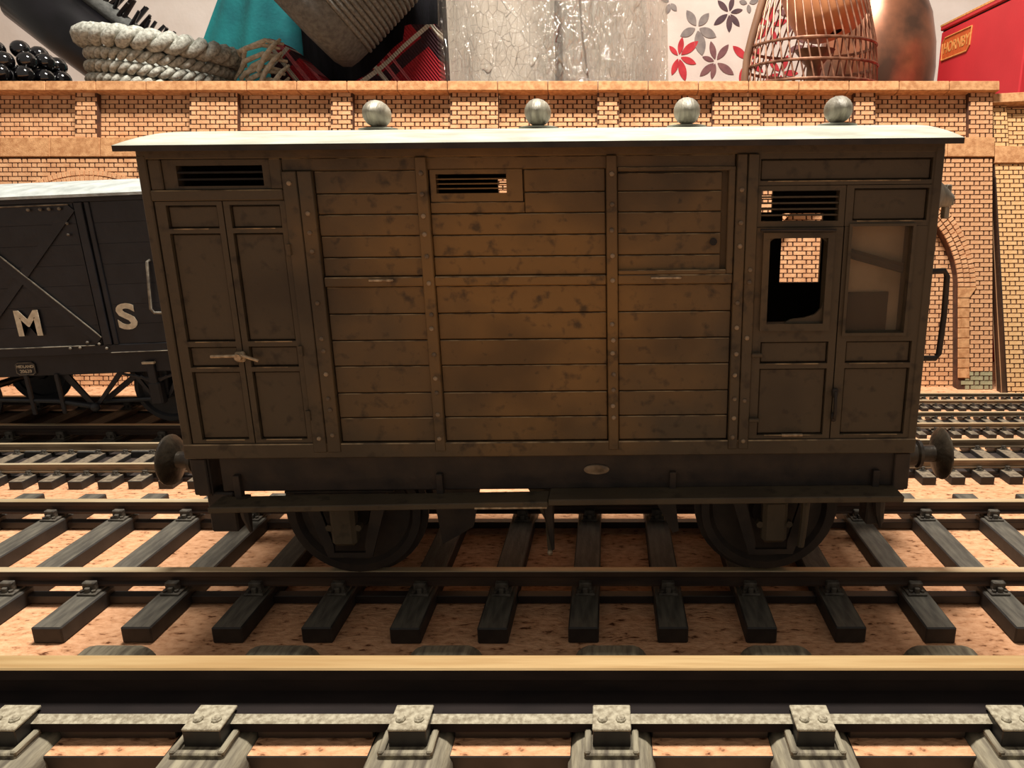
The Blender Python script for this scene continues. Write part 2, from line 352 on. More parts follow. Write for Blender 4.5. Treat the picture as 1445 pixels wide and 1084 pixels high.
PX = 3.371
U = lambda x: (x-860)/PX
V = lambda y: (549.8-y)/PX
def viaduct():
    root = tag(empty('model_brick_wall', (0, 148, 0), (-PITCH, 0, 0)), 'long tan brick model viaduct wall with arches and stone coping behind the wagons', 'wall')
    uL, uR = U(-260), U(1401)
    # backing sheet with arched openings
    arches = [U(1211.5+(-363)*k) for k in range(4)]; rad = 140.5/PX; spring = V(405); top = V(222)
    b = MB(); T = 4.4
    edges = [uR]
    for c in arches: edges += [c+rad, c-rad]
    edges.append(uL)
    for i in range(0, len(edges), 2): b.box(edges[i+1], edges[i], 0, T, 0, top)
    for c in arches:
        n = 24; pts = [(c+rad*math.cos(math.pi*k/n), spring+rad*math.sin(math.pi*k/n)) for k in range(n+1)]
        for k in range(n):
            (x0,z0),(x1,z1) = pts[k], pts[k+1]
            b.add([(x0,0,z0),(x0,0,top),(x1,0,top),(x1,0,z1),(x0,T,z0),(x0,T,top),(x1,T,top),(x1,T,z1)],
                  [(0,1,2,3),(4,7,6,5),(0,3,7,4)])
    b.build('backing_sheet', M_joint, root)
    MB().box(uL, uR, T, T+2.5, 0, V(118)).build('rear_sheet', M_joint, root)
    MB().box(uL, uR, 2.6, T, top, V(131)).build('parapet_sheet', M_joint, root)
    rects = []
    def clear(u, v):
        for c in arches:
            if abs(u-c) < rad+.6 and v < spring: return False
            if v < spring and abs(u-c) < rad+2.9 and v > V(529): return False
            if v >= spring-4.6 and math.hypot(u-c, v-spring) < rad+5.4: return False
        return True
    main = flemish(uL, uR, 0.1, top-.2, clear)
    # order: those the camera sees on the free-standing pier first
    main.sort(key=lambda r: (0 if r[0] > 128 else 1, r[0]-r[1]))
    green = [r for r in main if r[2] < 6.6 and r[0] > 145]; main = [r for r in main if r not in green]
    para = flemish(uL, uR, V(194), V(131), None, 1.3)
    piers = []
    for i, x in enumerate((1384, 1220, 1039, 858, 669, 482, 301, 121, -62, -240)):
        hw = 17 if i == 0 else (15.5 if i % 2 else 34)
        piers.append((U(x-hw), U(x+hw)))
    pm = MB()
    for a, c in piers: pm.box(a, c, -.2, 2.6, V(194), V(131))
    pm.build('pilaster_core', M_joint, root)
    pb = []
    for a, c in piers: pb += [r+(-.2,) for r in flemish(a, c, V(194), V(131), None, .8)]
    seq = [r+(0.,) for r in main if r[0] > 128] + pb + [r+(2.6,) for r in para] + [r+(0.,) for r in main if r[0] <= 128]
    lay(root, seq, M_brick, 300)
    for r in green: 
        mb = MB(); brick_mesh_into(mb, 0, r[1]-r[0], 0, r[3]-r[2], 0); link('brick', mb.mesh('brick', M_green), root, (r[0], 0, r[2]))
    # infill seen through the arches
    inf = []
    for c in arches: inf += flemish(c-rad, c+rad, .1, spring+rad, lambda u, v, c=c: v < spring or math.hypot(u-c, v-spring) < rad+1, .5)
    rest = MB()
    for a, bb, v0, v1 in inf: brick_mesh_into(rest, a, bb, v0, v1, T)
    tag(rest.build('arch_infill_brickwork', M_brick, root), kind='stuff')
    # arch rings: three courses of headers
    ring = MB()
    for ci, c in enumerate(arches):
        for k in range(3):
            r0 = rad+.1+k*2.55; r1 = r0+2.25; n = int(math.pi*(r0+r1)/2/1.95)
            for j in range(n):
                a0 = math.pi*(j+.09)/n; a1 = math.pi*(j+.91)/n
                vs = []
                for y, e in ((0,0),(-.65,.09)):
                    for r_, a in ((r0+e,a0),(r1-e,a0),(r1-e,a1),(r0+e,a1)):
                        aa = a+(.0015 if a == a0 else -.0015)*(1 if e else 0)
                        vs.append((c+r_*math.cos(aa), y, spring+r_*math.sin(aa)))
                fs = [(4,5,6,7),(0,1,5,4),(1,2,6,5),(2,3,7,6),(3,0,4,7)]
                if ci == 0 and c+r0*math.cos((a0+a1)/2) > U(1290):
                    q = MB().add(vs, fs); o = q.build('voussoir', M_brick, root)
                else: ring.add(vs, fs)
    tag(ring.build('arch_ring_brickwork', M_brick, root), kind='stuff')
    # stone jambs and imposts at each opening
    for c in arches:
        for s in (1, -1):
            e = c+s*rad
            p = [(e, spring-4.5), (e+s*4.7, spring-4.5), (e+s*7.6, spring-.2), (e, spring-.2)]
            MB().prismy(p, -.7, .4).build('impost_stone', M_stone, root)
            v = spring-4.8
            while v > 7.5:
                a0, a1 = sorted((e, e+s*4.8)); MB().cbox(a0, a1, -.6, .4, v-3.9, v, .15).build('jamb_stone', M_stone, root); v -= 4.2
    # string course and coping, stone by stone
    x = 1.3-70.3*4
    while x < 1400:
        a, c = U(x), min(U(x+70.3), U(1403)); MB().cbox(a+.1, c-.1, -1.0, 2.5, V(221.5), V(194.5), .2).build('string_course_stone', M_stone, root); x += 70.3
    x = .3-70.3*4
    while x < 1400:
        a, c = U(x), min(U(x+70.3), U(1408)); MB().cbox(a+.15, c-.15, -3.2, 7.2, V(131), V(118), .2).build('coping_stone', M_stone, root); x += 70.3
    return root
viaduct()

def wall_section():
    # second sheet butted against the first, its foot standing further forward
    root = tag(empty('model_brick_wall', (161.3, 138, 0), (-R(20.4), 0, 0)), 'shorter tan brick model wall section butted against the end of the long wall', 'wall')
    W = 70
    MB().box(.4, W, .4, 3.0, 0, 105.2).build('backing_sheet', M_joint, root)
    MB().box(0, .9, .1, 3.4, 0, 92).build('edge_layer', M_burnt, root)
    MB().box(-.1, .9, 3.45, 3.9, 0, 92).build('edge_seam', M_edge2, root)
    MB().box(0, W, 3.95, 7.2, 0, 92).build('rear_sheet', M_burnt, root)
    MB().box(-.1, .9, 7.25, 7.6, 0, 80).build('edge_seam', M_edge2, root)
    r = [q+(.4,) for q in flemish(.4, W, .1, 97.6, None, 2.)]
    par = [q+(1.5,) for q in flemish(6.6, W, 105.2, 122.8, None, 1.)]
    pil = [q+(-.1,) for q in flemish(.3, 6.4, 105.2, 122.8, None, .5)]
    MB().box(.3, 6.5, -.1, 1.4, 105.2, 122.9).build('pilaster_core', M_joint, root)
    MB().box(6.5, W, 1.5, 3.0, 105.2, 122.9).build('parapet_sheet', M_joint, root)
    r.sort(key=lambda q: q[1]); par.sort(key=lambda q: q[1])
    lay(root, r[:210]+pil+par[:60]+r[210:]+par[60:], M_brick2, 296)
    x = 0
    while x < W:
        MB().cbox(x+.1, min(W, x+20.6), -.7, 3, 97.8, 105.1, .2).build('string_course_stone', M_stone, root)
        MB().cbox(-.6, 19.9, -3., 7, 0, 4.1, .2).build('coping_stone', M_stone, root, (x, 0, 122.9+x*.05), (0, R(-3), 0)); x += 20.8
wall_section()

# ------------------------------------------------------------------ the brake van
van = tag(empty('brake_van', (-10.4, 0, 7.5), (0, -.009, 0)), 'weathered brown model brake van with planked side and pale roof', 'model wagon')
def van_paint(name, base, dark, ochre, amount):
    m = bpy.data.materials.new(name); m.use_nodes = True; nt = m.node_tree; N = nt.nodes; L = nt.links
    b = N['Principled BSDF']; b.inputs['Roughness'].default_value = .55; b.inputs['Specular IOR Level'].default_value = .35
    tc = N.new('ShaderNodeTexCoord'); tc.object = van
    mp = N.new('ShaderNodeMapping'); mp.inputs['Scale'].default_value = (1000,)*3; L.new(tc.outputs['Object'], mp.inputs[0])
    def noise(sc_, det=5., st=None):
        n = N.new('ShaderNodeTexNoise'); n.inputs['Scale'].default_value = sc_; n.inputs['Detail'].default_value = det
        L.new(mp.outputs[0], n.inputs['Vector']); return n
    def ramp(src, a, c):
        r = N.new('ShaderNodeMapRange'); r.inputs['From Min'].default_value = a; r.inputs['From Max'].default_value = c
        L.new(src, r.inputs['Value']); return r.outputs[0]
    def math_(op, a, c):
        q = N.new('ShaderNodeMath'); q.operation = op
        for i, v in enumerate((a, c)):
            if isinstance(v, (int, float)): q.inputs[i].default_value = v
            else: L.new(v, q.inputs[i])
        return q.outputs[0]
    # ochre dusting worn into the middle of the planked side, with a ragged outline
    sp = N.new('ShaderNodeVectorMath'); sp.operation = 'SUBTRACT'; sp.inputs[1].default_value = (-3, -26, 58); L.new(mp.outputs[0], sp.inputs[0])
    sv = N.new('ShaderNodeVectorMath'); sv.operation = 'MULTIPLY'; sv.inputs[1].default_value = (1/36, .02, 1/34); L.new(sp.outputs[0], sv.inputs[0])
    ln = N.new('ShaderNodeVectorMath'); ln.operation = 'LENGTH'; L.new(sv.outputs[0], ln.inputs[0])
    edge = math_('ADD', ln.outputs['Value'], math_('MULTIPLY', math_('SUBTRACT', noise(.07).outputs['Fac'], .5), 1.1))
    patch = math_('MULTIPLY', ramp(edge, 1.15, .25), amount)
    m1 = N.new('ShaderNodeMixRGB'); m1.inputs[1].default_value = base; m1.inputs[2].default_value = ochre; L.new(patch, m1.inputs[0])
    m2 = N.new('ShaderNodeMixRGB'); m2.inputs[2].default_value = dark; L.new(m1.outputs[0], m2.inputs[1])
    sm = ramp(noise(.42, 7).outputs['Fac'], .55, .70); bl = ramp(noise(.045, 3).outputs['Fac'], .52, .66)
    L.new(math_('MAXIMUM', math_('MULTIPLY', sm, .75), math_('MULTIPLY', bl, .5)), m2.inputs[0])
    L.new(m2.outputs[0], b.inputs['Base Color'])
    bp = N.new('ShaderNodeBump'); bp.inputs['Strength'].default_value = .35; bp.inputs['Distance'].default_value = .0003
    L.new(noise(.9).outputs['Fac'], bp.inputs['Height']); L.new(bp.outputs[0], b.inputs['Normal'])
    return m
V_paint = van_paint('weathered_brown_paint', lin(78, 68, 53), lin(48, 41, 33), lin(134, 102, 58), .95)
V_under = mat('grimy_underframe', lin(54, 43, 34), lin(30, 24, 21), rough=.6, scale=.2, bump=.3)
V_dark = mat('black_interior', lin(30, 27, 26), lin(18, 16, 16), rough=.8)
V_roof = mat('pale_grey_roof', lin(178, 180, 168), lin(150, 150, 136), rough=.8, scale=.25, bump=.4, bscale=1.2, stretch=(.5,1,1))
V_vent = mat('dull_white_metal', lin(168, 162, 146), lin(112, 106, 94), rough=.5, metal=.15, scale=.5, bump=.5, bscale=1.2, stretch=(2,.4,.4))
V_edgelight = mat('highlight_edge_brown', lin(168, 146, 112), lin(96, 80, 60), rough=.5, scale=.35, lo_=.4, hi_=.6)  # pale tone painting the light caught by plank and ledge edges
V_rivet = mat('highlit_rivet', lin(150, 132, 108), lin(92, 78, 62), rough=.45, scale=.15, lo_=.45, hi_=.55)  # lighter tone puts highlights into the rivet colour
V_buf = mat('greasy_steel', lin(92, 82, 68), lin(40, 34, 30), rough=.4, metal=.3, scale=.25, bump=.4)
V_backing = mat('pale_pane_backing', lin(206, 180, 146), lin(170, 146, 114), rough=.9, scale=.1)  # pale board added behind the pane so the dark bar shows
V_bare = mat('chipped_pale_metal', lin(196, 178, 150), lin(130, 110, 86), rough=.45, metal=.3, scale=1.)
def dusty_glass():
    m = bpy.data.materials.new('dusty_glass'); m.use_nodes = True; N = m.node_tree.nodes; L = m.node_tree.links
    b = N['Principled BSDF']; b.inputs['Base Color'].default_value = lin(120, 104, 84); b.inputs['Roughness'].default_value = .25
    b.inputs['Alpha'].default_value = .2; return m
V_glass = dusty_glass()

YW = -25.2                                  # outer face of the sheet behind the planks
def holed(mb, x0, x1, z0, z1, y0, y1, holes):
    xs = sorted({x0, x1, *[h[0] for h in holes], *[h[1] for h in holes]}); zs = sorted({z0, z1, *[h[2] for h in holes], *[h[3] for h in holes]})
    for i in range(len(xs)-1):
        for j in range(len(zs)-1):
            cx, cz = (xs[i]+xs[i+1])/2, (zs[j]+zs[j+1])/2
            if not any(h[0] < cx < h[1] and h[2] < cz < h[3] for h in holes): mb.box(xs[i], xs[i+1], y0, y1, zs[j], zs[j+1])
    return mb
H_L = (-58.8, -44.9, 74.2, 77.4); H_M = (-17, -5.6, 72.7, 75.7); H_R = (35.8, 48.4, 67.8, 72.6); H_W1 = (37.2, 46.9, 50.8, 65.2); H_W2 = (50.7, 60.6, 49.2, 66.9)
holed(MB(), -64.2, 64.2, 27.5, 80, YW, YW+1, [H_L, H_M, H_R, H_W1, H_W2]).build('side_wall', V_paint, van)
holed(MB(), -64.2, 64.2, 27.5, 80, 24.2, 25.2, [(-14.4, -4, 72.7, 75.7), H_R, (50.9, 60.2, 51.6, 67.5)]).build('side_wall', V_paint, van)
def arc(y, R_=116., top=84.3): return top-(R_-math.sqrt(R_*R_-y*y))
endp = [(-25.2, 27.5), (25.2, 27.5)]+[(25.2-50.4*k/8, arc(25.2-50.4*k/8)-.9) for k in range(9)]
for x0 in (-64.6, 63.4): MB().prismx(endp, x0, x0+1.2).build('end_wall', V_paint, van)
MB().box(-64, 64, -25, 25, 27, 28).build('floor', V_dark, van)
MB().box(33.6, 34.2, -24, 24, 28, 79).build('partition', V_dark, van)
MB().cyl((50.4, -23.6, 62.6), (61.2, -23.6, 59.6), .85, n=6).build('reflection_bar', V_dark, van)  # added bar, its dark band standing in for a reflection in the pane
MB().box(50.3, 61, -22.4, -21.8, 47, 68).build('pane_backing', V_backing, van); MB().box(50.3, 59, -22.9, -22.45, 47, 55.6).build('dark_pane_patch', V_dark, van)  # light and dark boards added to shape the pane's reflection
# roof with camber and a thin edge
pr = [(-30+60*k/24, arc(-30+60*k/24)) for k in range(25)]; pr += [(y, z-.9) for y, z in reversed(pr)]
mi = [0]*24+[1]+[1]*24+[1]
MB().prismx(pr, -66, 66, mi).build('roof', [V_roof, V_under], van, smooth=20)
for x in (-31.6, -2.0, 25.4, 53.2):
    b = MB(); zc = arc(-6)+2.75
    b.lathe([(.1,-4.6),(.9,-4.0),(1.9,-2.7),(2.35,-1.2),(2.45,0),(2.35,1.2),(1.9,2.7),(.9,4.0),(.1,4.6)], (x,-6,zc), (0,1,.06*random.uniform(-1,1)), 18)
    o = b.build('roof_vent', V_vent, van, smooth=60)
    q = MB(); q.lathe([(2.9,0),(2.9,.3),(2.2,.45)], (x,-6,arc(-6)-.05), n=16); q.cyl((x,-6,arc(-6)+.2), (x,-6,zc-1.6), .9, .9, 10)
    q.v = [(x+(a-x)*1.25, y, z) for a, y, z in q.v]
    q.build('vent_base', V_roof, o, smooth=40)
# planks
def paint_highlight(b):
    # light catching the upper front arris, put into the colour
    for i, q in enumerate(b.f):
        if len(q) == 4 and len(b.v) == 24:
            P = [b.v[j] for j in q]; ys = sorted({round(p[1], 3) for p in P}); zs = sorted({round(p[2], 3) for p in P})
            if len(ys) == 2 and len(zs) == 2 and min(ys) == round(min(p[1] for p in b.v), 3) and max(zs) == round(max(p[2] for p in b.v), 3): b.mi[i] = 1
    return b
rows = [76.4, 72.8, 69.5, 66.05, 62.55, 59.4]; rows2 = [57.7, 53.1, 48.55, 44.05, 39.25, 34.75, 30.3]
cols = [(-36.6, -20.0), (-18.2, 10.4), (12.3, 31.4)]
for ci, (a, c) in enumerate(cols):
    for rr in (rows, rows2):
        for i in range(len(rr)-1):
            z1, z0 = rr[i], rr[i+1]; x0, x1 = a, c; y = -26.1-random.uniform(0,.16)
            if ci == 1 and z1 > 71.4:
                x0 = -2.8
                if i == 1:
                    paint_highlight(MB().cbox(a+.06, x0, y, YW, z0+.09, 71.3, .13)).build('plank', [V_paint, V_edgelight], van)
            if ci == 2 and rr is rows: x1 = 29.4; y += .25; z1 = min(z1, 75.7)
            paint_highlight(MB().cbox(x0+.06, x1-.06, y, YW, z0+.09, z1-.09, .12)).build('plank', [V_paint, V_edgelight], van)
# rails, posts and straps
def bar(name, x0, x1, z0, z1, y=-26.9, c=.18, m=None): return paint_highlight(MB().cbox(x0, x1, y, YW, z0, z1, c)).build(name, [m or V_paint, V_edgelight], van)
bar('cant_rail', -64.7, 64.7, 78.4, 80.2, -26.5)
bar('top_rail', -41.7, 31.4, 76.4, 78.4, -26.2)
bar('bottom_rail', -64.7, 64.7, 27.5, 30.2, -26.8)
for a, c in cols:
    bar('waist_rail', a, c, 57.75, 59.35, -26.75)
for a, c in ((-29.1, -25.0), (17.8, 22.9)):
    MB().cbox(a, c, -27.1, -26.6, 58.6, 59.0, .1).build('chipped_strip', V_bare, van)
def strap(x0, x1, z0, z1, rv, y=-26.95, xs=(.5,)):
    b = MB().cbox(x0, x1, y, YW, z0, z1, .15)
    for z in rv:
        for f in xs:
            b.lathe([(.42,0),(.36,.22),(.12,.36)], (x0+(x1-x0)*f+random.uniform(-.1,.1), y, z+random.uniform(-.2,.2)), (0,-1,0), 8, mi=1)
    return b.build('strap', [V_paint, V_rivet], van, smooth=40)
strap(-20.1, -18.2, 28.6, 78.4, [31,35.5,39.5,41.8,46.3,50.6,53.1,58.3,62.5,66.3,69.3,72.5,76])
strap(10.5, 12.3, 28.6, 78.4, [34.6,36.6,39.7,42.2,46.3,48.2,51.,58.4,62.3,66.5,70.8,75.4])
strap(-41.6, -39.2, 28.6, 76.4, [31.2,74.6])
strap(-39.1, -36.7, 28.6, 76.4, [32,36.3,38.4,43,46.8,49.2,55,63.5,66.8,69.6])
strap(31.5, 33.2, 28.6, 78.4, [31,34.5,38.,42.,45.8,50.5,54.6,63.8,67.6,73.])
strap(33.3, 35.1, 28.6, 78.4, [30.2,37.4,48.6,57.8,60.])
for x0 in (-64.7, 63.2): bar('corner_post', x0, x0+1.5, 28.6, 79, -26.6)
bar('head_rail', -63.2, -41.7, 71.9, 73.6, -26.7)
for x0 in (-63.1, -43.7): bar('head_post', x0, x0+2, 73.6, 78.4, -26.4)
# sliding hatch surround with its dark gap and finger hole
bar('hatch_rail', 12.4, 31.4, 75.9, 76.5, -26.6, .1); bar('hatch_sill', 12.4, 30.3, 59.4, 60.1, -26.7, .12); bar('hatch_stile', 30.3, 31.4, 59.4, 76, -26.6, .12)
MB().lathe([(.62,0),(.62,.3)], (28.1,-26.15,64.6), (0,-1,0), 12).build('finger_hole', V_dark, van)
# ventilators
def louvre(hole, n, frame, y=-26.3):
    x0, x1, z0, z1 = hole
    b = MB(); fx0, fx1, fz0, fz1 = frame
    holed(b, fx0, fx1, fz0, fz1, y, YW, [hole])
    o = b.build('ventilator_frame', V_paint, van)
    h = (z1-z0)/n
    for i in range(1, n):
        z = z0+i*h; q = MB().cbox(x0-.1, x1+.1, -25.9, -25.2, z-h*.16, z+h*.16, .05)
        q.build('slat', V_dark if hole is H_L else V_paint, o)
louvre(H_M, 4, (-17.9, -3.0, 71.4, 76.4)); louvre(H_R, 5, (35.2, 49.4, 66.9, 73.4)); louvre(H_L, 3, (-61.0, -43.8, 73.7, 78.3), -26.0)
for hl, n in (((-14.4, -4, 72.7, 75.7), 3), (H_R, 5)):
    x0, x1, z0, z1 = hl; h = (z1-z0)/n
    for i in range(1, n): MB().box(x0, x1, 24.6, 25.2, z0+i*h-h*.12, z0+i*h+h*.12).build('slat', V_paint, van)
# panelled doors: sheet, frame members, raised field panels
def panelled(name, x0, x1, z0, z1, panels, y0=-25.9, yf=-26.4, label=None):
    b = MB(); holed(b, x0, x1, z0, z1, yf, YW, panels)
    o = b.build(name, V_paint, van)
    for (a, c, d, e) in panels:
        if (a, c, d, e) in (H_W1, H_W2): continue
        MB().cbox(a+.12, c-.12, y0, YW, d+.12, e-.12, .2).build('panel', V_paint, o)
        MB().cbox(a+.4+random.uniform(0,1), c-.4-random.uniform(0,1.5), yf-.06, yf+.2, d-.16, d+.02, .05).build('edge_highlight', V_edgelight, o)  # strip painting the light caught along the panel ledge
    return o
d1 = panelled('door', -62.9, -52.0, 30.3, 71.8, [(-61.2,-52.9,67.5,71.2),(-61.2,-52.9,48.6,66.7),(-61.2,-52.9,44.1,47.7),(-61.2,-52.9,31.,43.3)])
d2 = panelled('door', -51.8, -41.7, 30.3, 71.8, [(-50.8,-42.6,67.5,71.2),(-50.8,-42.6,48.6,66.7),(-50.8,-42.6,44.1,47.7),(-50.8,-42.6,31.,43.3)])
h = MB(); h.cbox(-52.9,-51.2,-27.6,-26.6,45.2,47.0,.3); h.tube([(-57,-27.3,46.2),(-53,-27.5,46.3),(-51.9,-27.9,46.6),(-49,-27.3,45.4)], .28); h.cyl((-52,-27,46.2),(-52,-28.4,46.2),.6,n=8); h.build('door_latch', V_bare, d1, smooth=40)
for z in (35.5, 47, 64): MB().cyl((-41.7,-27.0,z-.9),(-41.7,-27.0,z+.9),.45,n=8).build('hinge', V_paint, d2, smooth=40)
panelled('upper_panel_frame', 34.6, 63.4, 73.5, 78.5, [(35.4,63.0,74.2,77.6)])
panelled('quarter_panel', 49.5, 63.4, 66.95, 73.4, [(50.7,62.8,67.8,72.9)])
d3 = panelled('door', 35.2, 49.4, 30.3, 66.8, [H_W1,(36.6,48.2,43.9,47.7),(36.6,48.2,31.0,43.0)])
d4 = panelled('quarter_side', 49.6, 63.2, 30.3, 66.9, [H_W2,(51.2,62.4,43.9,47.7),(51.2,62.4,31.0,43.0)])
# window mouldings and panes
b = MB(); holed(b, 36.2, 47.9, 49.7, 66.0, -27.1, -26.7, [(37.3,46.8,50.9,65.1)]); b.build('window_moulding', V_paint, d3)
MB().prismy([(40.0,50.6),(47.0,50.6),(47.0,54.6),(46.6,53.4),(45.6,52.3),(44,51.8),(41.5,51.5)], -26.2, -25.6).build('bent_pane_edge', V_paint, d3)
for cx_, sx in ((37.2, 1), (46.9, -1)):
    MB().prismy([(cx_-sx*.1, 65.3), (cx_+sx*1.7, 65.3), (cx_+sx*.7, 64.9), (cx_+sx*.2, 64.4), (cx_-sx*.1, 63.4)], -26.3, -25.3).build('window_corner', V_paint, d3)
MB().cyl((35.6,-27.4,66.45),(47.9,-27.4,66.3),.24,n=8).build('grab_rod', V_under, d3, smooth=40)
b = MB(); holed(b, 50.2, 61.1, 48.7, 67.3, -26.95, -26.7, [H_W2]); b.build('window_moulding', V_paint, d4)
MB().box(50.7, 60.6, -25.7, -25.5, 49.2, 66.9).build('window_pane', V_glass, d4)
h = MB(); h.cbox(49.2,50.2,-27.4,-26.6,38.0,39.6,.2); h.cbox(49.3,50.2,-27.3,-26.6,33.6,35.2,.2); h.tube([(49.7,-27.3,39),(49.6,-27.9,37.6),(49.7,-27.9,35.6),(49.8,-27.3,34.2)],.32); h.build('commode_handle', V_under, d4, smooth=40)
MB().cbox(40.8, 44.6, -27.2, -26.7, 30.9, 31.35, .12).build('chipped_strip', V_bare, d3)
MB().cbox(35.0, 36.9, -27.4, -26.8, 45.2, 45.9, .15).build('hinge', V_paint, d3); MB().cbox(35.0, 36.9, -27.4, -26.8, 33.6, 34.3, .15).build('hinge', V_paint, d3)
# underframe
MB().cbox(-59.6, 62.2, -25.2, -22.6, 20.6, 27.4, .2).build('solebar', V_under, van)
MB().cbox(-59.6, 62.2, 22.6, 25.2, 20.6, 27.4, .2).build('solebar', V_under, van)
for x0 in (-64.2, 61.4):
    MB().cbox(x0, x0+2.8, -25.4, 25.4, 19.8, 27.6, .25).build('buffer_beam', V_under, van)
    MB().cbox(x0-.25 if x0 < 0 else x0+.2, x0+2.6 if x0 < 0 else x0+3.05, -25.9, -21, 20.2, 27.2, .2).build('beam_plate', V_under, van)
b = MB().lathe([(1,0),(1,.3),(.85,.45)], (0,-25.2,0), (0,-1,0), 24); b.v = [(x*2.3+8.3, y, z*.95+24.4) for x, y, z in b.v]; b.build('works_plate', V_rivet, van, smooth=40)
# running boards, the long one hanging a little loose
MB().cbox(-59.8, -.2, -30.6, -25.6, -.55, .55, .15).build('foot_board', V_paint, van, (0,0,19.9), (0,R(-.55),0))
MB().cbox(-.1, 62.0, -30.6, -25.3, -.6, .55, .15).build('foot_board', V_paint, van, (0,0,20.3), (0,R(-.1),0))
MB().box(-13, -.4, -30.75, -30.55, 19.25, 19.55).build('pale_splinter', V_bare, van)
for x in (-56.5, -20, 22, 58.5):
    b = MB(); b.cbox(x-.6, x+.6, -26.2, -25.0, 18.9, 24, .1); b.build('board_bracket', V_under, van)
for x, zt in ((-55.6, 13.2), (-.6, 9.2), (59.2, 13.2)):
    b = MB(); b.tube([(x,-26,20),(x+.2,-26.2,16),(x+.7,-26.4,zt)], [1.3,.9,.3], 8); b.build('step_iron', V_under, van, smooth=40)
MB().cbox(-62.8, -57.8, -25.2, -21, 12.6, 20.4, .3).build('guard_iron', V_under, van)
MB().cbox(57.6, 61.0, -25.2, -21, 13.0, 20.4, .3).build('guard_iron', V_under, van)
def wheel(x, y):
    sgn = -1 if y < 0 else 1
    b = MB(); b.lathe([(12.9,-1.6),(12.9,0.),(14.0,.2),(14.0,.9),(11.2,.9),(10.8,.3),(4,.2),(3.4,1.2),(1.2,1.2)], (x,y,13.2), (0,-sgn,0), 40, caps=False)
    b.lathe([(1.2,-2.6),(3.2,-2.6),(3.6,-.9),(10.6,-.6),(11.4,-1.6),(12.9,-1.6)], (x,y,13.2), (0,-sgn,0), 40, caps=False)
    return b.build('wheel', V_under, van, smooth=35)
for x in (-39.0, 41.2):
    wheel(x, -16.4); wheel(x, 16.4)
    MB().cyl((x,-22.5,13.2),(x,22.5,13.2),1.4).build('axle', V_under, van, smooth=40)
    for s in (-1, 1):
        o = MB().prismy([(x-9,21),(x-6.2,21),(x-3.0,8.2),(x-3.0,6.6),(x+3.0,6.6),(x+3.0,8.2),(x+6.2,21),(x+9,21),(x+4.2,5.6),(x-4.2,5.6)], s*21.3, s*22.1).build('axle_guard', V_under, van)
        b = MB(); b.cbox(x-2.3, x+2.3, *sorted((s*21.6, s*24.6)), 9.0, 17.6, .7); o = b.build('axlebox', V_paint, van)
        q = MB()
        for dx in (-2.7, 2.7): q.cyl((x+dx, s*22.6, 12.6), (x+dx, s*24.0, 12.6), .7, n=6)
        q.build('bolts', V_paint, o)
        q = MB()
        for j in range(5): q.cbox(x-10+1.6*j, x+10-1.6*j, *sorted((s*22.2, s*24.2)), 20.2-.55*j-.5, 20.2-.55*j, .08)
        q.build('leaf_spring', V_under, van)
MB().tube([(46.6,-24.6,20.5),(46.4,-24.8,14),(46.0,-24.8,8.6)], [.9,.75,.7], 8).build('brake_hanger', V_paint, van, smooth=40)
MB().prismy([(-23,20.6),(-13.5,20.6),(-15.5,11),(-21.6,7.4)], -20.5, -19.6).build('brake_shoe_hanger', V_under, van)
MB().prismy([(17.5,20.6),(22.5,20.6),(23.8,9.8),(22.6,9.4),(19,16.5)], -20.5, -19.4).build('brake_shoe_hanger', V_under, van)
MB().prismy([(-4.5,20.6),(.5,20.6),(.3,16),(-.2,7.6),(-1.1,7.6),(-1.4,14)], -24, -23.2).build('brake_lever', V_paint, van)
MB().ball((-.7,-24.2,7.4), .55, 8).build('brake_lever_pin', V_bare, van, smooth=60)
MB().cyl((-22,-6,15.4),(28,-6,15.8),1.0,n=8).build('brake_rod', V_under, van, smooth=40)
MB().cbox(-12, 20, -15, 15, 18.4, 20.6, .2).build('floor_bearer', V_under, van)
def buffer(parent, s, x, y, z, m):
    b = MB()
    b.lathe([(3.6,0),(3.6,.7),(2.7,1.0),(2.6,3.6),(3.0,4.1),(2.4,4.6),(2.4,6.2),(2.8,6.6),(2.8,7.2),(1.7,7.5),(1.7,10.2)], (x,y,z), (s,0,0), 20)
    o = b.build('buffer_shank', m, parent, smooth=35)
    MB().lathe([(1.7,10.0),(3.4,10.6),(4.9,11.2),(5.1,11.5),(5.0,11.8),(3.2,12.4),(.2,12.6)], (x,y,z), (s,0,0), 28).build('buffer_head', m, o, smooth=35)
for s in (-1, 1):
    for y in (-13.2, 13.2): buffer(van, s, s*64.2, y, 22.4, V_buf)
# end handrail and lamp iron
def handrail(parent, x, y, z0, z1, s, out, m, r=.42):
    MB().tube([(x,y,z1),(x+s*(out-.5),y,z1+.1),(x+s*out,y,z1-.8),(x+s*(out+.2),y,(z0+z1)/2),(x+s*out,y,z0+.8),(x+s*(out-.5),y,z0),(x,y,z0)], r, 8).build('handrail', m, parent, smooth=50)
handrail(van, 64.4, -24.6, 44.2, 59.2, 1, 3.6, V_under, .5); handrail(van, -64.4, -23.4, 44.4, 59.0, -1, .9, V_under)
b = MB(); b.tube([(64.3,-22.5,71.2),(65.6,-22.5,71.6),(67.0,-22.5,71.2),(68.3,-22.5,70.7)], [3.4,2.7,1.6,1.0], 12); b.cbox(67.5, 68.4, -22.2, -20.6, 67.8, 73.4, .15); b.cbox(67.2, 68.9, -22.4, -20.4, 70., 71., .15)
b.build('lamp_bracket', V_vent, van, smooth=40)

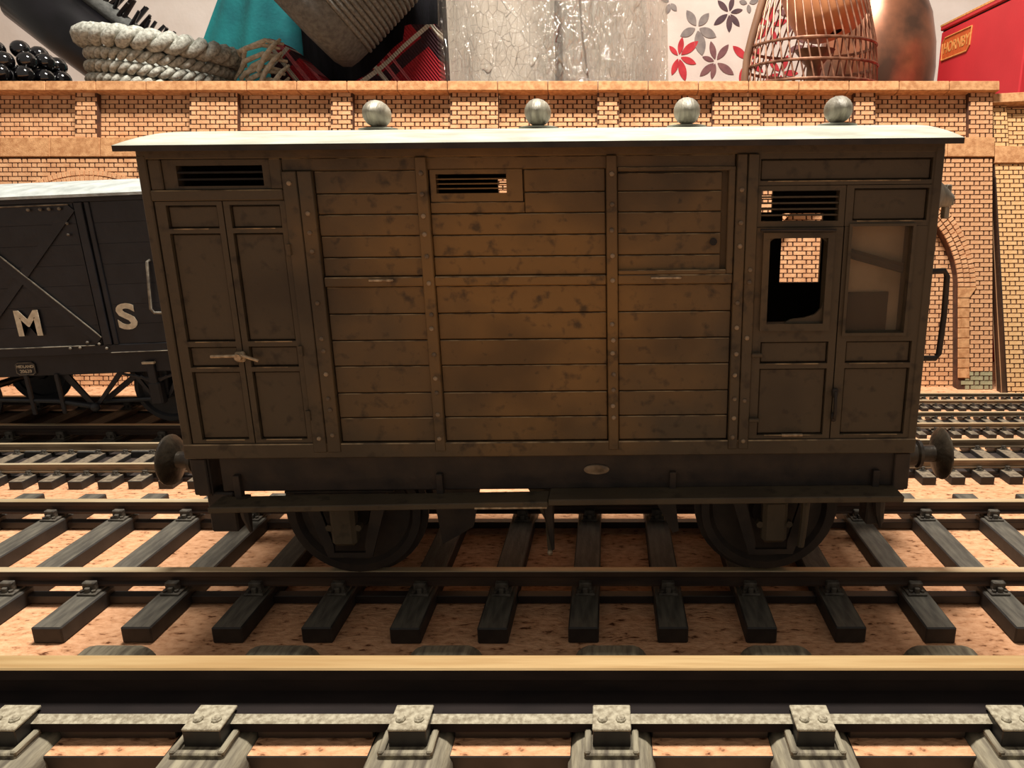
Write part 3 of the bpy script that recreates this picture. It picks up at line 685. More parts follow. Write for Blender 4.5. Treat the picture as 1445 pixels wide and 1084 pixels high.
# ------------------------------------------------------------------ the black lettered wagon
wag = tag(empty('covered_wagon', (-173.5, 94.1, 7.5), (0, -.04, 0)), 'blue-black model goods wagon lettered M S with cross-braced door and grey roof', 'model wagon')
W_paint = mat('blue_black_paint', lin(34, 36, 42), lin(25, 26, 31), rough=.45, scale=.2, bump=.25, bscale=.8)
W_white = mat('cream_lettering', lin(226, 214, 190), lin(196, 182, 156), rough=.6, scale=.6)
W_edge = mat('pale_grey_edge', lin(150, 142, 126), lin(92, 86, 78), rough=.6, scale=.5)  # pale grey for thin edge lines, bolt heads, plate rim and handrail
W_roof = mat('grey_wagon_roof', lin(182, 188, 186), lin(150, 156, 154), rough=.8, scale=.2, bump=.4)
yN = -25.5
MB().box(-60, 60, yN, 25.5, 24.5, 71.5).build('body', W_paint, wag)
def wbar(name, x0, x1, z0, z1, y=yN-.9, m=None): return MB().cbox(x0, x1, y, yN, z0, z1, .15).build(name, m or W_paint, wag)
wbar('top_rail', -60, 60, 69.0, 71.5, yN-.6); wbar('bottom_rail', -60, 60, 24.5, 27.2, yN-.6)
for s in (-1, 1):
    wbar('door_post', *sorted((2+s*20.2, 2+s*22.6)), 27.2, 69); wbar('outer_post', *sorted((2+s*23.2, 2+s*24.6)), 27.2, 69, yN-.7); wbar('corner_post', *sorted((s*57, s*60)), 27.2, 69)
for i in range(7):
    z = 27.3+i*5.95
    for a, c in ((-17.5, 21.6), (26.6, 57), (-57, -22.6)): MB().cbox(a, c, yN-.25, yN, z+.01, z+5.94, .05).build('plank', W_paint, wag)
def diag(x0, z0, x1, z1, w, y0, y1, name, m=W_paint):
    d = Vector((x1-x0, z1-z0)).normalized(); n = Vector((-d.y, d.x))*w/2
    MB().prismy([(x0+n.x,z0+n.y),(x1+n.x,z1+n.y),(x1-n.x,z1-n.y),(x0-n.x,z0-n.y)], y0, y1).build(name, m, wag)
diag(-17, 67.6, 21.2, 28.6, 2.6, yN-.8, yN, 'cross_brace'); diag(21.2, 67.6, -17, 28.6, 2.6, yN-.7, yN, 'cross_brace')
diag(-16.2, 68.6, 22, 29.6, .22, yN-.95, yN-.5, 'pale_edge_line', W_edge)
wbar('pale_edge_line', -18, 20.6, 68.3, 68.7, yN-.85, W_edge); wbar('pale_edge_line', -20, 19.5, 27.0, 27.3, yN-.85, W_edge); wbar('pale_edge_line', 23.8, 57, 24.6, 24.9, yN-.85, W_edge)
b = MB()
for x in (9, 12.5, 15, 18): b.ball((x, yN-.9, 67.4), .5, 8)
for x, z in ((12,26.6),(15,26.7),(17.5,28.2),(21,27.6),(23,26.2),(19,60),(19.4,63.2)): b.ball((x, yN-.95, z), .45, 8)
b.build('bolt_heads', W_edge, wag, smooth=60)
for x, c in ((1.2,'M'), (30.6,'S'), (-28.4,'L')):
    text('letter', c, 10.4, W_white, wag, (x, yN-.45 if c != 'M' else yN-1.0, 34.3 if c == 'M' else 35.1), extrude=.06, bold=.32, sx=1.25 if c == 'S' else 1.)
wr = [(-27.5+55*k/20, 71.2+4.6*(1-((-27.5+55*k/20)/27.5)**2)**.8) for k in range(21)]; wr += [(y, z-.8) for y, z in reversed(wr)]
MB().prismx(wr, -61.5, 61.5).build('roof', W_roof, wag, smooth=25)
MB().cbox(-60, 60, -23.5, -21.5, 17.8, 24.5, .2).build('solebar', W_paint, wag); MB().cbox(-60, 60, 21.5, 23.5, 17.8, 24.5, .2).build('solebar', W_paint, wag)
MB().box(-59.5, 59.5, -21.5, 21.5, 21.5, 24.5).build('floor', W_paint, wag)
# number plate
pl = MB().prismy([(-8.3,18.9),(-7.4,18.2),(-2.9,18.2),(-2.0,18.9),(-2.0,21.7),(-2.9,22.5),(-7.4,22.5),(-8.3,21.7)], -23.9, -23.5).build('number_plate', W_paint, wag)
MB().tube([(-8.0,-23.95,19.1),(-7.2,-23.95,18.5),(-3.1,-23.95,18.5),(-2.3,-23.95,19.1),(-2.3,-23.95,21.6),(-3.1,-23.95,22.2),(-7.2,-23.95,22.2),(-8.0,-23.95,21.6)], .13, 6, closed=True).build('plate_rim', W_edge, pl)
text('plate_lettering', 'MIDLAND', 1.25, W_white, pl, (-5.15, -23.95, 21.0), extrude=.05, bold=.02, sx=.95); text('plate_lettering', '20639', 1.5, W_white, pl, (-5.15, -23.95, 19.5), extrude=.05, bold=.02)
# running gear
for x in (-33.0, 33.5):
    for s in (-1, 1):
        b = MB(); b.lathe([(10.6,-1.4),(10.6,0.),(11.6,.2),(11.6,.8),(9.2,.8),(8.8,.3),(3,.2),(2.6,1),(1,1)], (x,s*16.4,10.9), (0,-s,0), 32, caps=False)
        b.lathe([(1,-2.2),(2.6,-2.2),(3,-.8),(8.6,-.6),(9.4,-1.4),(10.6,-1.4)], (x,s*16.4,10.9), (0,-s,0), 32, caps=False)
        b.build('wheel', W_paint, wag, smooth=35)
        q = MB()
        for e in (-1, 1): q.prismy([(x+e*2.4,9.0),(x+e*1.5,9.0),(x+e*1.8,18),(x+e*3.2,18)], s*21.2, s*21.9); q.prismy([(x+e*2.6,8.8),(x+e*1.6,8.8),(x+e*7.0,18),(x+e*8.6,18)], s*21.2, s*21.9)
        q.build('axle_guard', W_paint, wag)
        o = MB().cbox(x-1.9, x+1.9, *sorted((s*21.6, s*24.6)), 7.4, 14.6, .5).build('axlebox', W_paint, wag)
        q = MB()
        for j in range(4):
            q.tube([(x-9.5+1.8*j, s*23.2, 17.4-.3*j), (x, s*23.2, 15.2-.5*j), (x+9.5-1.8*j, s*23.2, 17.4-.3*j)], .45, 6)
        q.cbox(x-1.2, x+1.2, *sorted((s*22.2, s*24.4)), 14, 21.5, .2)
        q.build('leaf_spring', W_paint, wag)
    MB().cyl((x,-22,10.9),(x,22,10.9),1.2).build('axle', W_paint, wag, smooth=40)
MB().cbox(31.2, 35.0, -24.6, -23.2, 20.4, 21.2, .15).build('spring_buckle_cap', W_white, wag)
b = MB(); b.prismy([(4,18),(6.5,18),(13.2,7.4),(12,6.6)], -22.6, -21.9); b.prismy([(22,18),(24,18),(13.6,7),(12.6,7.4)], -22.6, -21.9); b.build('vee_hanger', W_paint, wag)
MB().tube([(13,-22.8,7.2),(2,-23.2,9.6),(-14,-23.4,10.6),(-30,-23.4,12.2)], [.9,.8,.7,.6], 8).build('brake_lever', W_paint, wag, smooth=40)
b = MB(); b.cbox(-6.2,-5.0,-24.2,-23.4,5.6,18.4,.15); b.cbox(3.2,4.4,-24.2,-23.4,5.6,18.4,.15); b.build('lever_guard', W_paint, wag)
MB().ball((13.2,-23.2,7.2), 1.5, 10).build('lever_pivot', W_paint, wag, smooth=60)
diag(14, 8.0, 30, 19, 1.6, -20.5, -19.7, 'brake_strut'); MB().cyl((14,-20,8.2),(34,-20,8.4),.8,n=8).build('brake_rod', W_paint, wag, smooth=40)
MB().tube([(40.6,yN,51.8),(40.4,yN-1.2,51.4),(39.6,yN-1.4,44.),(38.9,yN-1.4,37.6),(39.6,yN-1.2,36.4),(42,yN-.6,36.2)], .42, 8).build('handrail', W_edge, wag, smooth=50)
for s in (-1, 1):
    MB().cbox(*sorted((s*59.6, s*62)), -25, 25, 16.8, 24.4, .2).build('buffer_beam', W_paint, wag)
    for y in (-13.2, 13.2): buffer(wag, s, s*61.6, y, 20.5, W_paint)

# a dark wagon whose near buffer just shows beside the wall
tw = tag(empty('open_wagon', (232, 98, 4.2)), 'black wagon buffer peeping in at the picture edge beside the wall foot', 'model wagon')
MB().cbox(-62, 30, -23, 23, 16, 20, .3).build('floor', W_paint, tw)
for y in (-23, 22): MB().cbox(-62, 30, y, y+1, 20, 42, .2).build('side', W_paint, tw)
MB().cbox(-62, -61, -22, 22, 20, 42, .2).build('end', W_paint, tw)
MB().cbox(-64, -62, -24, 24, 7.5, 16.5, .2).build('buffer_beam', W_paint, tw)
for y in (-15, 15): buffer(tw, -1, -64, y, 10.9, W_paint)
for x in (-45, 15):
    for q in (-1, 1): MB().lathe([(8.,0),(8.,2),(9.,2.1),(9.,2.8),(2,2.8)], (x, q*8.5, 9.2), (0,-q,0), 28).build('wheel', W_paint, tw, smooth=35)
    MB().cbox(x-6, x+6, -21, 21, 9, 16, .3).build('axle_frame', W_paint, tw)

# ------------------------------------------------------------------ household clutter behind the wall
def wavy(root_label, name, cat, x0f, x1f, z0, ztop, y, amp, k, m, th=4., nu=48, nv=24, part='cloth', phase=0.):
    """hanging or folded cloth: a waved sheet with thickness; x0f/x1f give its edges at height fraction t, ztop its upper edge at s"""
    def fy(s, t, off): return y + off + amp*math.sin(k*s*2*math.pi+phase+1.2*t) + amp*.5*math.sin(2.3*k*s*2*math.pi+2*t)
    def pt(s, t, off):
        zt = ztop(s); x = x0f(t)+(x1f(t)-x0f(t))*s
        return (x, fy(s, t, off), z0+(zt-z0)*t)
    b = MB(); b.grid(lambda s, t: pt(s, t, 0), nu, nv); b.grid(lambda s, t: pt(s, t, th), nu, nv)
    b.grid(lambda s, t: pt(s, 1, th*t), nu, 2); b.grid(lambda s, t: pt(0, s, th*t), nv, 2); b.grid(lambda s, t: pt(1, s, th*t), nv, 2)
    return b, fy

# crackle-glass vase with a brown stick inside
def crackle():
    m = bpy.data.materials.new('crackle_glass'); m.use_nodes = True; nt = m.node_tree; N = nt.nodes; L = nt.links
    out = N['Material Output']; N.remove(N['Principled BSDF'])
    tc = N.new('ShaderNodeTexCoord'); mp = N.new('ShaderNodeMapping'); mp.inputs['Scale'].default_value = (1000, 1000, 700); L.new(tc.outputs['Object'], mp.inputs[0])
    dn = N.new('ShaderNodeTexNoise'); dn.inputs['Scale'].default_value = .12; dn.inputs['Detail'].default_value = 4; L.new(mp.outputs[0], dn.inputs['Vector'])
    ad = N.new('ShaderNodeMixRGB'); ad.blend_type = 'ADD'; ad.inputs[0].default_value = 16.; L.new(mp.outputs[0], ad.inputs[1]); L.new(dn.outputs['Color'], ad.inputs[2])
    vo = N.new('ShaderNodeTexVoronoi'); vo.feature = 'DISTANCE_TO_EDGE'; vo.inputs['Scale'].default_value = .2; L.new(ad.outputs[0], vo.inputs['Vector'])
    cr = N.new('ShaderNodeMapRange'); cr.inputs['From Min'].default_value = .0; cr.inputs['From Max'].default_value = .022; L.new(vo.outputs['Distance'], cr.inputs['Value'])
    wr = N.new('ShaderNodeTexNoise'); wr.inputs['Scale'].default_value = .28; wr.inputs['Detail'].default_value = 6; wr.inputs['Distortion'].default_value = 2.
    mp2 = N.new('ShaderNodeMapping'); mp2.inputs['Scale'].default_value = (1000, 1000, 260); L.new(tc.outputs['Object'], mp2.inputs[0]); L.new(mp2.outputs[0], wr.inputs['Vector'])
    hs = N.new('ShaderNodeMath'); hs.operation = 'ADD'; L.new(cr.outputs[0], hs.inputs[0]); L.new(wr.outputs['Fac'], hs.inputs[1])
    bp = N.new('ShaderNodeBump'); bp.inputs['Strength'].default_value = 1.; bp.inputs['Distance'].default_value = .0032; L.new(hs.outputs[0], bp.inputs['Height'])
    gl = N.new('ShaderNodeBsdfGlossy'); gl.inputs['Roughness'].default_value = .12; gl.inputs['Color'].default_value = (.9,.88,.84,1); L.new(bp.outputs[0], gl.inputs['Normal'])
    df = N.new('ShaderNodeBsdfTranslucent'); df.inputs['Color'].default_value = (.74,.70,.62,1); L.new(bp.outputs[0], df.inputs['Normal'])
    d2 = N.new('ShaderNodeBsdfDiffuse'); d2.inputs['Color'].default_value = (.62,.59,.52,1); L.new(bp.outputs[0], d2.inputs['Normal'])
    tr = N.new('ShaderNodeBsdfTransparent'); tr.inputs['Color'].default_value = (.93,.92,.88,1)
    # wrinkled silvery patches against clearer glass
    pn = N.new('ShaderNodeTexNoise'); pn.inputs['Scale'].default_value = .02; pn.inputs['Detail'].default_value = 3; L.new(mp2.outputs[0], pn.inputs['Vector'])
    pr_ = N.new('ShaderNodeMapRange'); pr_.inputs['From Min'].default_value = .42; pr_.inputs['From Max'].default_value = .62; L.new(pn.outputs['Fac'], pr_.inputs['Value'])
    a = N.new('ShaderNodeMixShader'); a.inputs[0].default_value = .6; L.new(df.outputs[0], a.inputs[1]); L.new(d2.outputs[0], a.inputs[2])
    c = N.new('ShaderNodeMixShader'); c.inputs[0].default_value = .55; L.new(a.outputs[0], c.inputs[1]); L.new(gl.outputs[0], c.inputs[2])
    fac = N.new('ShaderNodeMapRange'); fac.inputs['To Min'].default_value = .14; fac.inputs['To Max'].default_value = .66; L.new(pr_.outputs[0], fac.inputs['Value'])
    crk = N.new('ShaderNodeMath'); crk.operation = 'SUBTRACT'; crk.inputs[0].default_value = 1.; L.new(cr.outputs[0], crk.inputs[1])
    mxx = N.new('ShaderNodeMath'); mxx.operation = 'MAXIMUM'; L.new(fac.outputs[0], mxx.inputs[0]); L.new(crk.outputs[0], mxx.inputs[1])
    e = N.new('ShaderNodeMixShader'); L.new(mxx.outputs[0], e.inputs[0]); L.new(tr.outputs[0], e.inputs[1]); L.new(c.outputs[0], e.inputs[2])
    L.new(e.outputs[0], out.inputs['Surface']); return m
M_crackle = crackle()
vase = tag(empty('glass_vase', (-28.5, 262, 0)), 'large wrinkled crackle-glass vase with a thin brown stick inside', 'vase')
MB().lathe([(59,0),(59.5,60),(59.3,130),(57.8,172),(57,230)], (0,0,0), n=72, caps=False).build('outer_glass', M_crackle, vase, smooth=60)
MB().lathe([(.5,0.2),(58,0.2),(58.5,6),(.5,6)], n=48, caps=False).build('glass_base', M_crackle, vase, smooth=40)
M_stick = mat('brown_stick', lin(84, 58, 44), lin(38, 28, 30), rough=.6, scale=.1, stretch=(1,1,1))
MB().tube([(6.5,-48,1),(6.0,-48,60),(5.5,-48,120),(5.2,-48,163)], [2.1,2.1,2.1,1.6], 10).build('stick', M_stick, vase, smooth=50)
MB().tube([(22,-44,1),(20,-44,120),(16,-44,150),(13,-44,190)], .5, 6).build('wire_twig', M_stick, vase)

# printed floral cloth
M_cotton = mat('white_cotton', lin(226, 210, 200), lin(214, 196, 186), rough=.95, scale=.05, bump=.3, bscale=2.)
b, fy = wavy('', '', '', lambda t: 22, lambda t: 163, 6, lambda s: 265, 330, 1.6, 1.4, M_cotton, th=2.)
fc = tag(empty('floral_cloth', (117.4, 363, -5.4)), 'white hanging cloth printed with red and grey flowers', 'cloth')
fc.scale = (1.067,)*3
b.v = [(x-110, y-330, z) for x, y, z in b.v]; b.build('cloth', M_cotton, fc, smooth=60)
P_red = mat('red_print', lin(200, 60, 66), lin(176, 44, 54), rough=.95, scale=.2); P_mauve = mat('mauve_print', lin(134, 92, 90), lin(112, 72, 76), rough=.95, scale=.2)
P_grey = mat('grey_print', lin(150, 138, 132), lin(124, 114, 112), rough=.95, scale=.2); P_plum = mat('plum_print', lin(100, 74, 76), lin(78, 60, 66), rough=.95, scale=.2)
def flower(m, c, tips, w=.26):
    q = MB(); cx, cz = c
    for tx, tz in tips:
        d = Vector((tx-cx, tz-cz)); n = Vector((-d.y, d.x))*w; vs = []
        for j in range(9):
            t = .12+.88*j/8; k = math.sin(math.pi*min(1, (j+.15)/8.15))**.8
            for s in (-1, 1):
                px, pz = cx+d.x*t+n.x*k*s*.62, cz+d.y*t+n.y*k*s*.62
                vs.append((px-110, fy((px-22)/141, (pz-6)/259, 0)-330-.35, pz))
        o = len(q.v); q.add(vs, [(2*j, 2*j+1, 2*j+3, 2*j+2) for j in range(8)])
    o = q.build('printed_flower', m, fc)
    return o
flower(P_red, (42.0,159.4), [(43.8,170.2),(53.5,167.9),(36.0,165.5),(52.6,155.1),(37.9,148.9),(46.2,145.5)])
flower(P_mauve, (64.2,156.5), [(60.9,167.9),(71.7,166.0),(56.1,159.2),(54.9,148.2),(62.2,146.5),(75.5,148.9)])
flower(P_grey, (52.5,175.4), [(45.9,184.9),(59.4,183.3),(42.5,170.7),(64.2,170.2),(56.1,159.9)], .34)
flower(P_plum, (71.3,183.3), [(64.2,190.2),(73.3,192.2),(79.1,184.7),(62.4,176.8),(71.7,172.6),(77.7,175.6)])
flower(P_red, (83.9,156.5), [(74.1,165.1),(78.8,145.0),(92,164),(93,150),(86,168)])
flower(P_grey, (36.0,189.3), [(34.1,183.1),(40.1,184.6),(30,193)], .4); flower(P_grey, (82,188), [(76.8,189.3),(83.1,182.7),(88,190)], .4)
for i, (x, z) in enumerate(((104,150),(118,166),(129,148),(142,160),(110,182),(140,176),(96,176),(136,186))):
    rr = 11; a0 = i*1.1
    flower((P_red, P_mauve, P_grey)[i%3], (x, z), [(x+rr*math.cos(a0+k*1.2), z+rr*math.sin(a0+k*1.2)) for k in range(5)])

# copper wire basket with a peach bowl in it
M_copper = mat('copper_wire', lin(172, 122, 96), lin(118, 78, 60), rough=.4, metal=.45, scale=.3)
M_band = mat('brown_cane_band', lin(150, 110, 84), lin(104, 74, 56), rough=.55, scale=.2, stretch=(1,1,.2))
M_peach = mat('peach_enamel', lin(240, 168, 118), lin(228, 146, 96), rough=.45, scale=.04)
wc = tag(empty('wire_basket', (100.5, 246, 0)), 'copper wire cage basket holding a peach bowl', 'basket')
prof = [(32,0),(32.5,60),(32.3,110),(32,131),(31.4,140),(29.6,152),(26,166),(21.4,182),(16,196)]
for k in range(44):
    a = 2*math.pi*(k+.3)/44; tw_ = .6
    MB().tube([(r*math.cos(a-tw_*max(0,(z-120)/76)), r*math.sin(a-tw_*max(0,(z-120)/76)), z) for r, z in prof], .42, 6).build('wire', M_copper, wc)
for z, r in ((2,32.2),(131,32.6),(139.5,31.8),(149,30.4),(196,16)):
    MB().tube([(r*math.cos(2*math.pi*k/48), r*math.sin(2*math.pi*k/48), z) for k in range(48)], .75, 6, closed=True).build('hoop', M_copper, wc, smooth=60)
MB().tube([(-33.3+.9*max(0,z-140)**1.25/9, -4, z) for z in (0,60,120,135,145,155,165,175,185)], 1.9, 8).build('side_band', M_band, wc, smooth=60)
MB().lathe([(3,-18),(13,-17),(18,-12.5),(20,-4),(20.4,6),(20.6,24),(19.6,24),(19,6),(17,-6),(12,-14),(2,-15)], (6,3,173), (-.3,.25,1), 36, caps=False).build('bowl', M_peach, wc, smooth=50)
MB().lathe([(.5,0),(22,0),(22,3),(4,5),(3.4,140),(10,148),(.5,149)], (2,2,.5), n=20).build('bowl_stem', M_band, wc, smooth=40)

# round copper jug
M_jug = mat('tarnished_copper', lin(172, 112, 82), lin(98, 72, 58), rough=.32, metal=.55, scale=.035, lo_=.4, hi_=.62)
jg = tag(empty('copper_jug', (159, 324, 0)), 'round tarnished copper jug between the wire basket and the red box', 'jug')
MB().lathe([(.5,0),(24,0),(25,3),(20,20),(19,60),(24,100),(30,122),(33,138),(33.6,150),(32.5,164),(29,180),(22,196),(17,210),(19,220),(18,220),(15,210)], n=56, caps=False).build('body', M_jug, jg, smooth=60)
MB().tube([(33.*math.cos(a), 33.*math.sin(a), 136+(a+2.2)*-24) for a in [-2.35+.09*k for k in range(12)]], .45, 6).build('seam', V_dark, jg)

# red box with its plaque
M_red = mat('red_card', lin(204, 44, 54), lin(190, 38, 48), rough=.5, scale=.03, bump=.1, bscale=1.)
M_gold = mat('gold_foil', lin(236, 176, 104), lin(214, 148, 78), rough=.45, metal=.2, scale=.5); M_orange = mat('orange_foil', lin(206, 96, 44), lin(190, 84, 36), rough=.5)
bx = tag(empty('red_box', (182, 200, 0)), 'glossy red cardboard box with a gold-lettered plaque', 'box')
MB().cbox(0, 95, 0, 89, 0, 164.6, .6).build('body', M_red, bx)
MB().cbox(-.6, 95.6, -.6, 89.6, 165.2, 168.2, .5).build('lid', M_red, bx)
MB().box(.6, 94.4, .6, 88.4, 164.4, 165.4).build('lid_gap', V_dark, bx)
MB().box(-.75, -.5, -.6, 89.6, 167.3, 168.25).build('gilt_edge', M_gold, bx)
pq = MB(); prf = [(84.8,149.6),(55.5,149.6),(52.8,152.0),(52.2,160.6),(82.6,160.6),(85.4,158.2)]
pq.v = []; n = len(prf); pq.add([(-.25,y,z) for y,z in prf]+[(.1,y,z) for y,z in prf], [(i,(i+1)%n,n+(i+1)%n,n+i) for i in range(n)]+[tuple(range(n))])
pqo = pq.build('plaque', M_orange, bx)
MB().tube([(-.3,y,z) for y,z in prf], .42, 6, closed=True).build('plaque_rim', M_gold, pqo)
text('plaque_lettering', 'HORNBY', 7.4, M_gold, pqo, (-.35, 68.8, 155.0), (math.pi/2, 0, -math.pi/2), extrude=.08, bold=.1, sx=.98)

# teal cloth, tartan scarf, dark fleece
M_teal = mat('teal_velvet', lin(22, 128, 130), lin(8, 84, 92), rough=.9, scale=.03, bump=.5, bscale=.5)
b, _ = wavy('', '', '', lambda t: -229+30*max(0,(t-.68)/.32)**1.1, lambda t: -152, 0, lambda s: 188, 258, 5, 1.2, M_teal, th=7)
b.v = [(x+190, y-258, z) for x, y, z in b.v]; tag(b.build('teal_cloth', M_teal, None, (-196,276,0), smooth=60), 'teal velvety cloth heaped between rope basket and tartan scarf', 'cloth')
M_navy = mat('black_fleece', lin(34, 32, 40), lin(16, 15, 20), rough=.95, scale=.3, bump=.8, bscale=1.5, stretch=(1,1,.2))
b, _ = wavy('', '', '', lambda t: -160, lambda t: -84, 0, lambda s: 190, 262, 3, 1.5, M_navy, th=8)
b.v = [(x+120, y-262, z) for x, y, z in b.v]; tag(b.build('dark_fleece', M_navy, None, (-120,262,0), smooth=60), 'black fleecy cloth behind the ribbed grey hat', 'cloth')
def tartan():
    m = bpy.data.materials.new('red_tartan'); m.use_nodes = True; nt = m.node_tree; N = nt.nodes; L = nt.links; bs = N['Principled BSDF']; bs.inputs['Roughness'].default_value = .95
    tc = N.new('ShaderNodeTexCoord'); mp = N.new('ShaderNodeMapping'); mp.inputs['Scale'].default_value = (1000,)*3; mp.inputs['Rotation'].default_value = (0, R(38), 0); L.new(tc.outputs['Object'], mp.inputs[0])
    def band(ax, per, a, c, off):
        sx = N.new('ShaderNodeSeparateXYZ'); L.new(mp.outputs[0], sx.inputs[0])
        ad = N.new('ShaderNodeMath'); ad.operation = 'ADD'; ad.inputs[1].default_value = 1000+off; L.new(sx.outputs[ax], ad.inputs[0])
        md = N.new('ShaderNodeMath'); md.operation = 'MODULO'; md.inputs[1].default_value = per; L.new(ad.outputs[0], md.inputs[0])
        cm = N.new('ShaderNodeMath'); cm.operation = 'COMPARE'; cm.inputs[1].default_value = (a+c)/2; cm.inputs[2].default_value = (c-a)/2; L.new(md.outputs[0], cm.inputs[0]); return cm.outputs[0]
    col = None
    for ax, per, a, c, off, k in ((0,34,5,11,4,lin(60,26,36)),(2,34,4,9,0,lin(60,30,40)),(0,34,16,18,4,lin(214,110,120)),(0,34,21,22.4,4,lin(214,110,120)),(2,34,18,20,0,lin(214,120,126)),(0,34,11.5,13.6,4,lin(226,218,204)),(2,34,10,12,0,lin(226,218,204))):
        mx = N.new('ShaderNodeMixRGB'); mx.inputs[2].default_value = k
        if col is None: mx.inputs[1].default_value = lin(176, 30, 44)
        else: L.new(col, mx.inputs[1])
        L.new(band(ax, per, a, c, off), mx.inputs[0]); col = mx.outputs[0]
    L.new(col, bs.inputs['Base Color'])
    wv = N.new('ShaderNodeTexWave'); wv.inputs['Scale'].default_value = .25; L.new(mp.outputs[0], wv.inputs['Vector'])
    bp = N.new('ShaderNodeBump'); bp.inputs['Distance'].default_value = .0008; L.new(wv.outputs['Fac'], bp.inputs['Height']); L.new(bp.outputs[0], bs.inputs['Normal']); return m
sf = tag(empty('tartan_scarf', (-128, 232, 0)), 'red tartan wool scarf with cream fringe under the ribbed grey hat', 'scarf')
b, _ = wavy('', '', '', lambda t: -166, lambda t: -83, 0, lambda s: 152-22*math.sin(math.pi*min(1, s*1.15))**2+ (6 if s > .8 else 0), 234, 2.5, 1.3, None, th=14, nu=60)
b.v = [(x+128, y-232, z) for x, y, z in b.v]; b.build('cloth', tartan(), sf, smooth=60)
M_fringe = mat('cream_wool', lin(240, 230, 210), lin(196, 182, 156), rough=.95, scale=.6, stretch=(1,1,1), bump=.6)
for i in range(15):
    z0 = 150-1.9*i; x0 = -36+random.uniform(-2,2)+.2*i; dz = random.uniform(-5,3)-3
    pts = [(x0+7, -2, z0), (x0, -6, z0+1), (x0-6-random.uniform(0,3), -7-random.uniform(0,2), z0-1+dz*.3), (x0-11, -6, z0-2+dz*.6), (x0-13+random.uniform(-3,3), -5, z0-4+dz)]
    pts = pts if i % 3 else [(x0+8,-3,z0),(x0+6,-8,z0-4),(x0+2,-9,z0-9),(x0-2,-8,z0-15)]
    MB().tube(pts, [.7,1.1,1.2,1.1,.5][:len(pts)], 7).build('tassel', M_fringe, sf, smooth=60)

# ribbed grey hat lying on its side on the scarf
M_felt = mat('grey_felt', lin(108, 109, 106), lin(84, 85, 83), rough=.95, scale=.5, bump=.6, bscale=2.5)
M_rib = mat('ribbed_grey_wool', lin(132, 132, 126), lin(98, 98, 94), rough=.95, scale=.7, bump=.7, bscale=2.5)
ax = Vector((.72, .14, .66)).normalized(); c0 = Vector((-145.5, 212, 167.5))
ht = tag(empty('ribbed_hat', tuple(c0)), 'grey ribbed wool hat tipped on its side above the tartan scarf', 'hat')
pr = [(.5,-6.0),(20,-6.2),(34,-5.4),(38,-4.0),(40.5,-1),(41,3),(41,9)]
MB().lathe(pr, (0,0,0), ax, 64, caps=False).build('felt_crown', M_felt, ht, smooth=60)
pr = [(41,9)]
for i in range(20):
    t = 9.4+i*2.4; r = 41.5-.12*i; pr += [(r-1.0,t),(r+.2,t+.5),(r+.35,t+1.1),(r+.1,t+1.7)]
pr += [(36,62),(20,64),(.5,64)]
MB().lathe(pr, (0,0,0), ax, 64, caps=False).build('ribbed_side', M_rib, ht, smooth=70)

# braided rope basket
M_rope = mat('pale_grey_cord', lin(202, 204, 194), lin(140, 140, 130), rough=.9, scale=.8, bump=.6, bscale=2.5)
rb = tag(empty('rope_basket', (-226, 226, 0), (0, R(6), 0)), 'pale grey basket coiled from braided rope behind the wall', 'basket')
MB().lathe([(.5,0),(26,0),(28,6),(28,100),(28,122)], n=40, caps=False).build('lower_coils', M_rope, rb, smooth=60)
for ring_i, (r, z) in enumerate(((28,122.5),(28.4,128),(28.6,133.5),(28.6,139),(30.5,146))):
    for strand in range(2):
        for part_ in range(1):
            nt_ = 15 if ring_i == 4 else 22; n = nt_*10; ra = 2.5 if ring_i == 4 else 1.5; pts = []
            for k in range(n):
                a = 2*math.pi*k/n; ph = a*nt_+math.pi*strand
                pts.append(((r+ra*math.cos(ph))*math.cos(a), (r+ra*math.cos(ph))*math.sin(a), z+ra*math.sin(ph)))
            MB().tube(pts, 2.7 if ring_i == 4 else 1.45, 7, closed=True).build('rope_strand', M_rope, rb, smooth=70)
MB().lathe([(.5,144.5),(23,144.5),(23,145.5),(.5,145.5)], n=32, caps=False).build('inner_floor', M_felt, rb, smooth=40)

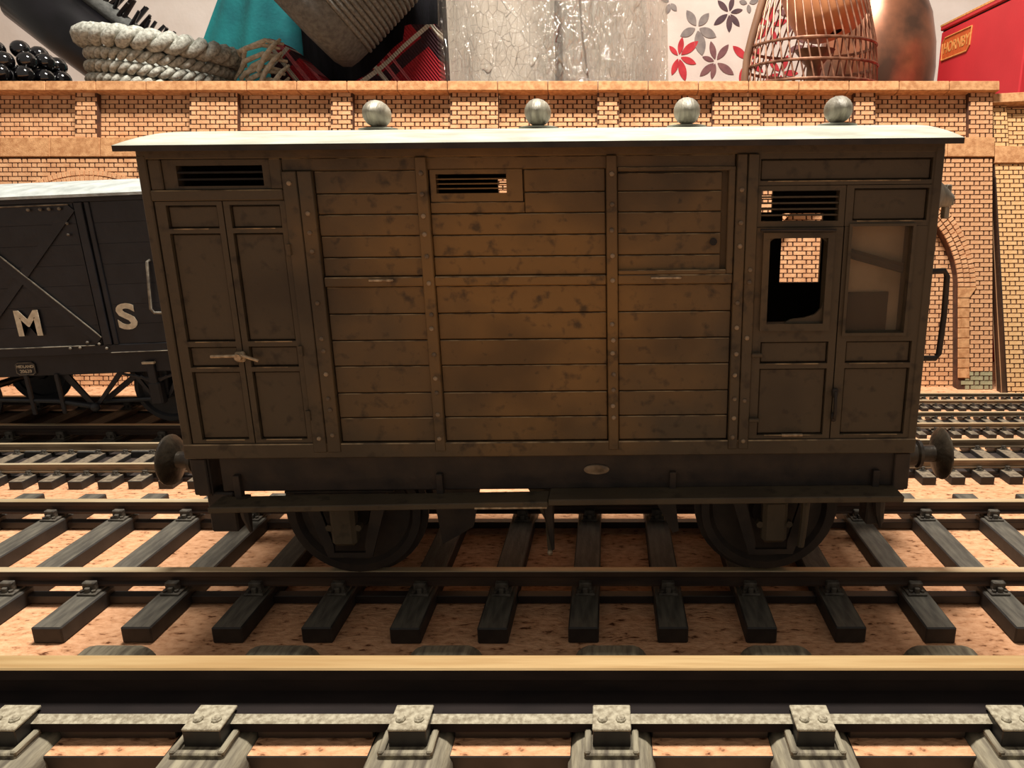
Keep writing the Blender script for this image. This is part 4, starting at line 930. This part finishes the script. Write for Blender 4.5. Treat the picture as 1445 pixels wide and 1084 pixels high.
# black brush
M_black = mat('gloss_black_plastic', lin(22, 20, 24), lin(12, 11, 14), rough=.3, scale=.1)
br = tag(empty('bristle_brush', (-278, 282, 163)), 'black tubular brush with stiff bristles leaning above the rope basket', 'brush')
dr = Vector((.78, 0, -.62)).normalized(); nr = Vector((.62, 0, .78))
A = Vector((-34, 0, 20)); B_ = A+dr*82
MB().lathe([(.5,0),(14,0),(16,2),(16.6,30),(16.2,60),(14,78),(9,82),(.5,82)], A, dr, 28).build('tube_handle', M_black, br, smooth=50)
MB().tube([tuple(A+dr*t+nr*20) for t in (0,20,40,60,72)], [4,4.4,4.4,4,2.6], 10).build('bristle_base', M_felt, br, smooth=50)
for i in range(34):
    t = 4+2.05*i; p = A+dr*t+nr*22+Vector((0, random.uniform(-4,4), 0)); q = p+(nr+dr*random.uniform(-.1,.35)+Vector((0,random.uniform(-.3,.3),0))).normalized()*random.uniform(11,16)*(1-.3*i/34)
    MB().tube([tuple(p), tuple(q)], [1.1,.8], 6).build('bristle', M_black, br)
MB().tube([tuple(B_-dr*4), tuple(B_+dr*16), tuple(B_+dr*30+Vector((0,0,-18))), tuple(B_+dr*34+Vector((0,0,-105)))], [7,5,4.5,4.5], 10).build('stand_rod', M_black, br, smooth=50)

# beaded black pot
M_bead = mat('black_glass_bead', lin(14, 13, 16), lin(8, 8, 10), rough=.06, scale=.1, coat=1.)
bp_ = tag(empty('beaded_pot', (-282, 224, 0)), 'black pot covered in shiny black beads beside the rope basket', 'pot')
MB().lathe([(.5,0),(20,0),(21,4),(21,128),(18,136),(.5,137)], n=32).build('pot', M_black, bp_, smooth=40)
bm = MB().ball((0,0,0), 4.1, 18).mesh('bead', M_bead, 80)
for j, (r, z, n) in enumerate(((23,116,17),(23,123.5,17),(22.4,131,17),(19.5,138,15),(14,143,10))):
    for k in range(n):
        a = 2*math.pi*(k+.5*(j%2))/n
        if math.sin(a) < .35: link('bead', bm, bp_, (r*math.cos(a)+random.uniform(-.4,.4), r*math.sin(a), z+random.uniform(-.9,.9)))
